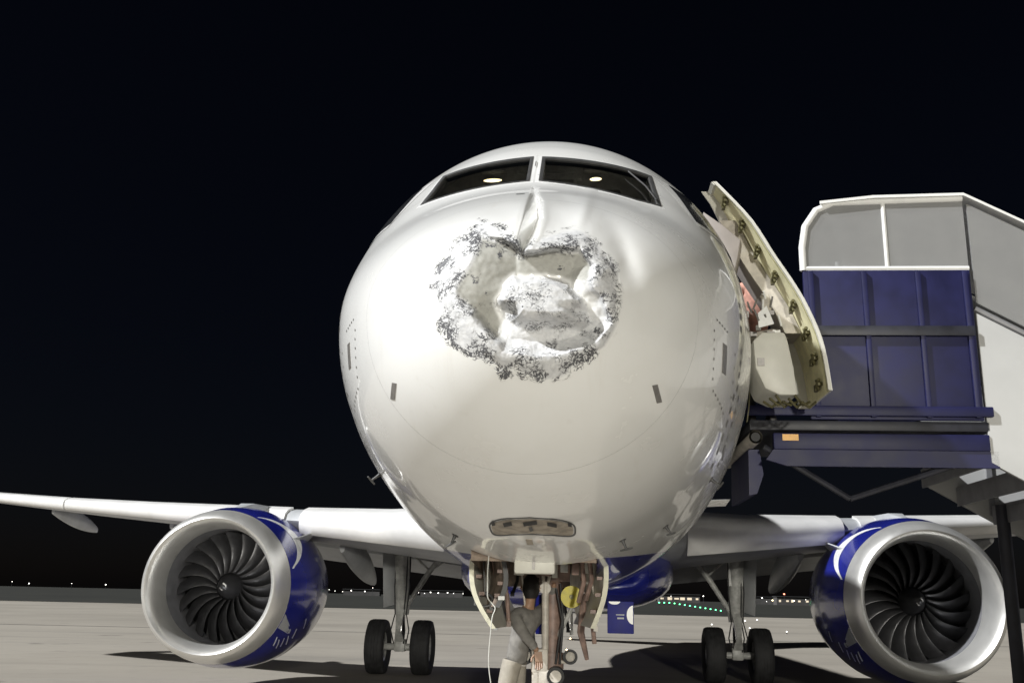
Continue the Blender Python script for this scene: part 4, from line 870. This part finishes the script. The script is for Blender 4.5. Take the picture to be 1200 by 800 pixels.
# figure standing on the stair platform in the doorway
p2 = empty('person', L2W((2.10, 4.98, 3.45))); p2.rotation_euler = (0, 0, -R(YAW)); tag(p2, 'person in salmon pink shirt standing in the open cabin doorway behind door', 'person')
V = [(0, 0, .95), (0, -.01, 1.15), (0, .0, 1.34), (0, .0, 1.45), (0, -.005, 1.52), (0, -.01, 1.62), (-.09, 0, .90), (-.10, -.02, .50), (-.10, .02, .09), (.09, 0, .90), (.10, -.02, .50), (.10, .02, .09),
     (-.18, 0, 1.42), (-.24, -.02, 1.16), (-.20, -.16, 1.00), (.18, 0, 1.42), (.23, .0, 1.16), (.22, -.08, .93)]
skin_obj('body', V, E_, [.085, .08, .085, .075, .046, .07, .075, .05, .038, .075, .05, .038, .045, .036, .026, .045, .036, .026], M['skin'], p2)
skin_obj('shirt', [(0, 0, .90), V[1], V[2], V[3], V[12], V[13], V[15], V[16]], [(0, 1), (1, 2), (2, 3), (3, 4), (4, 5), (3, 6), (6, 7)], [.15, .135, .145, .105, .066, .05, .066, .05], M['salmon'], p2)
skin_obj('trousers', [(0, 0, 1.0), V[6], V[7], V[8], V[9], V[10], V[11]], [(0, 1), (1, 2), (2, 3), (0, 4), (4, 5), (5, 6)], [.12, .105, .078, .062, .105, .078, .062], M['black'], p2)
b = MB()
for x in (-.10, .10): b.loft([[(x + a_ * w2, yy, z_) for a_, z_ in ((-1, 0), (1, 0), (.9, h_), (-.9, h_))] for yy, w2, h_ in ((.08, .035, .08), (-.02, .045, .10), (-.12, .046, .07), (-.18, .034, .04))])
b.build('shoe', M['shoe'], p2, bevel=.012)
b = MB(); rings = []
for t in np.linspace(0, 1, 12):
    a_ = math.pi * (t * .96 + .02); rr = math.sin(a_); rings.append([(.076 * rr * math.cos(k), -.01 + .095 * rr * math.sin(k), 1.655 - .12 * math.cos(a_)) for k in np.linspace(0, 2 * math.pi, 16, endpoint=False)])
b.loft(rings); h2 = b.build('head', M['skin'], p2)
b = MB(); rings = []
for t in np.linspace(0, .5, 8):
    a_ = math.pi * (1 - (t * .96 + .02)); rr = math.sin(a_); rings.append([(.084 * rr * math.cos(k), .006 + .10 * rr * math.sin(k), 1.662 - .128 * math.cos(a_)) for k in np.linspace(0, 2 * math.pi, 16, endpoint=False)])
b.loft(rings); b.build('hair', M['hair'], h2)
b = MB(); b.tube([(0, -.10, 1.67), (0, -.125, 1.635), (0, -.10, 1.625)], [.008, .015, .011], 8)
for sx in (-1, 1): b.tube([(sx * .074, 0, 1.68), (sx * .088, .01, 1.655), (sx * .076, 0, 1.625)], [.008, .013, .007], 8)
b.build('nose_and_ears', M['skin'], h2)
b = MB()
for sx in (-1, 1): b.tube([(sx * .028 - .008, -.098, 1.675), (sx * .028 + .008, -.098, 1.675)], .006, 6)
b.tube([(-.022, -.092, 1.595), (.022, -.092, 1.595)], .005, 6); b.build('eyes_and_mouth', M['hair'], h2)
for wx, wy, wz in (V[14], V[17]):
    b = MB(); b.loft([[(wx + a_ * .014, wy + c2 * .035 - .01 * t, wz - .09 * t) for a_, c2 in ((-1, -1), (1, -1), (1, 1), (-1, 1))] for t in (0, .5, 1)])
    for k in range(4): y = wy - .01 + (k - 1.5) * .019; ln = (.065, .078, .074, .058)[k]; b.tube([(wx, y, wz - .088), (wx + .012, y, wz - .088 - ln * .55), (wx + .03, y, wz - .088 - ln)], [.009, .0085, .007], 8)
    b.tube([(wx, wy - .034, wz - .03), (wx + .012, wy - .058, wz - .06), (wx + .02, wy - .06, wz - .09)], [.011, .010, .008], 8); b.build('hand', M['skin'], p2)

# headset cable hanging from the belly to the ground
b = MB(); pts = [L2W(p) for p in ((-.42, 2.9, 2.02), (-.43, 2.95, 1.9), (-.432, 3.0, 1.76), (-.43, 3.02, 1.70), (-.40, 3.04, 1.66), (-.37, 3.03, 1.62), (-.39, 3.02, 1.56), (-.40, 3.02, 1.45), (-.41, 3.02, 1.2), (-.36, 3.0, .9), (-.34, 2.95, .6), (-.38, 2.9, .25), (-.45, 2.8, .012), (-.7, 2.6, .012), (-1.1, 2.7, .012))]
cr = []
for i in range(len(pts) - 1):
    p0, p1, p2, p3 = (Vector(pts[max(0, min(len(pts) - 1, i + k))]) for k in (-1, 0, 1, 2))
    for t in (0, .25, .5, .75): cr.append(.5 * ((2 * p1) + (p2 - p0) * t + (2 * p0 - 5 * p1 + 4 * p2 - p3) * t * t + (-p0 + 3 * p1 - 3 * p2 + p3) * t ** 3))
b.tube(cr, .0045, 6); tag(b.build('headset_cable', M['hose']), 'thin pale cable hanging from belly beside left wheel bay door down to the ground', 'cable')
b = MB(); c0 = Vector(L2W((-.55, 4.0, 1.68))); 
b.tube([c0 + Vector((.07 * math.cos(a), .02 * math.sin(a), .055 * math.sin(a))) for a in np.linspace(0, math.pi * 1.7, 16)], .014, 8); b.box(c0 + Vector((.07, -.01, -.05)), (.05, .05, .075)); b.box(c0 + Vector((-.07, 0, -.01)), (.05, .05, .075)); b.tube([c0 + Vector((0, 0, .05)), c0 + Vector((-.02, 0, .33))], .006, 6)
tag(b.build('headset', M['darkgrey'], bevel=.0), 'grey ground crew headset hung inside the left wheel bay door', 'headset')

# ------------------------------------------------------------------ far airfield
def lamp(name, x, y, h, r, mat, label, cat, group, post=.05):
    b = MB(); b.tube([(0, 0, 0), (0, 0, h)], post, 6); n = len(b.f)
    b.lathe([(h - r * .2, r * .7), (h, r), (h + r * .8, r * .8), (h + r * 1.3, r * .05)], 'z', (0, 0, 0), 10, True)
    b.mi = [0] * n + [1] * (len(b.f) - n); o = b.build(name, [M['darkgrey'], mat]); o.location = (x, y, 0); return tag(o, label, cat, group)
def gx(px, y): return (px - 600) / FPX * (y * .968)
for i in range(13):
    px = 779 + i * 6.0; py = 702.5 + i * .95; y = 1.55 * FPX / max(3.0, (py - 699.0 - (px - 640) * .018)) ; y = min(y, 700)
    lamp('taxiway_light', gx(px, y), y, .30, .0014 * y * .5, M['green_glow'], 'small green light in the curved row behind the right main wheels', 'taxiway light', 'green taxiway lights', .03)
for i, (x, y) in enumerate(((9.67, 147.9), (6.41, 99.2), (4.45, 69.8), (3.48, 55.3), (2.75, 43.5), (2.04, 34.1))):
    lamp('apron_light', x, y, .05, .0008 * y, M['warm_glow'] if i > 3 else M['white_glow'], 'small inset light on the apron in the row seen behind the yellow disc', 'apron light', 'inset apron lights behind the nose gear', .03)
for i, (px, py, mt) in enumerate(((840, 729, 'white_glow'), (879, 725, 'white_glow'), (884, 733, 'white_glow'), (927, 737, 'white_glow'), (893, 724, 'white_glow'))):
    dy = py - (704 + (px - 860) * .022); y = 1.6 * FPX / max(4, dy)
    lamp('stand_light', gx(px, y), y, .12, .0007 * y, M[mt], 'single white light on the apron near the right main wheels', 'apron light', 'white apron lights on the right', .03)
FAR = [(392, -2, 'w'), (399, 0, 'w'), (408, 1, 'w'), (418, -1, 'W'), (434, 0, 'W'), (443, -7, 'w'), (497, 0, 'w'), (504, 1, 'w'), (511, -1, 'W'), (520, 0, 'W'), (531, -1, 'W'), (538, 0, 'w'), (549, 0, 'w'), (771, -3, 'w'), (783, -5, 'w'), (793, -4, 'w'), (831, -5, 'W'), (900, -4, 'W'), (905, 2, 'w'), (912, 0, 'a'), (926, -12, 'r'), (937, 0, 'a'), (951, -3, 'w'), (980, -2, 'W'), (1006, -4, 'w'), (1040, -2, 'w'), (1150, -3, 'W'), (1180, -2, 'w'), (40, -1, 'W'), (90, -3, 'w'), (130, -2, 'W'), (20, -4, 'w')]
ZONES = [(200, 'left of the left engine'), (470, 'between the left engine and the left main wheels'), (560, 'between the left main wheels and the nose wheel bay'), (860, 'between the belly and the right main wheels'), (960, 'just right of the right main wheels'), (1300, 'beyond the right engine and stairs')]
for px, dy, k in FAR:
    y = 820.0; h = 1.71 + (4 - dy) / FPX * y * .6; zone = next(t for q, t in ZONES if px < q)
    if k == 'r': lb, gp = 'lone red lamp highest of the far lights on the right', None
    elif k == 'a': lb, gp = 'amber lamp at the foot of the far lit building on the right', 'amber lamps by the far building'
    else:
        sz = 'larger' if k == 'W' else 'small'; lb, gp = sz + ' white far lamp ' + zone, sz + ' far lamps ' + zone
    lamp('distant_lamp', gx(px, y), y, max(1.5, h), {'w': .30, 'W': .52, 'a': .6, 'r': .65}[k], M[{'w': 'white_glow', 'W': 'white_glow', 'a': 'warm_glow', 'r': 'red_glow'}[k]], lb, 'lamp post', gp, .12)
for (px, y, wd, h, nw, lb) in ((430, 950, 34, 5.5, 0, 'low dark airport building far behind the left main wheels'), (524, 960, 40, 6, 0, 'low dark airport building far behind the nose wheel doors'), (803, 900, 36, 7, 6, 'low airport building with lit windows beyond the green lights'), (940, 880, 34, 7, 6, 'low airport building with lit windows at the right edge'), (890, 990, 40, 7, 0, 'low dark airport building far behind the right main wheels')):
    bd = empty('airport_building', (gx(px, y), y, 0)); tag(bd, lb, 'building')
    b = MB(); b.box((0, 6, h / 2), (wd, 12, h)); b.build('wall', M['farwall'], bd)
    b = MB(); b.box((0, 6, h + .25), (wd + 1.5, 13.5, .5)); b.build('roof', M['darkgrey'], bd)
    me = None
    for i in range(nw):
        if me is None: b = MB(); b.box((0, 0, 0), (wd / nw * .7, .1, h * .32)); o = b.build('window', M['window_glow'], bd); me = o.data
        else: o = bpy.data.objects.new('window', me); C.objects.link(o); o.parent = bd
        o.location = ((i - (nw - 1) / 2 + random.uniform(-.15, .15)) * wd / nw, -.06, h * .5); o.scale = (random.uniform(.35, 1.0), 1, random.uniform(.6, 1.1))
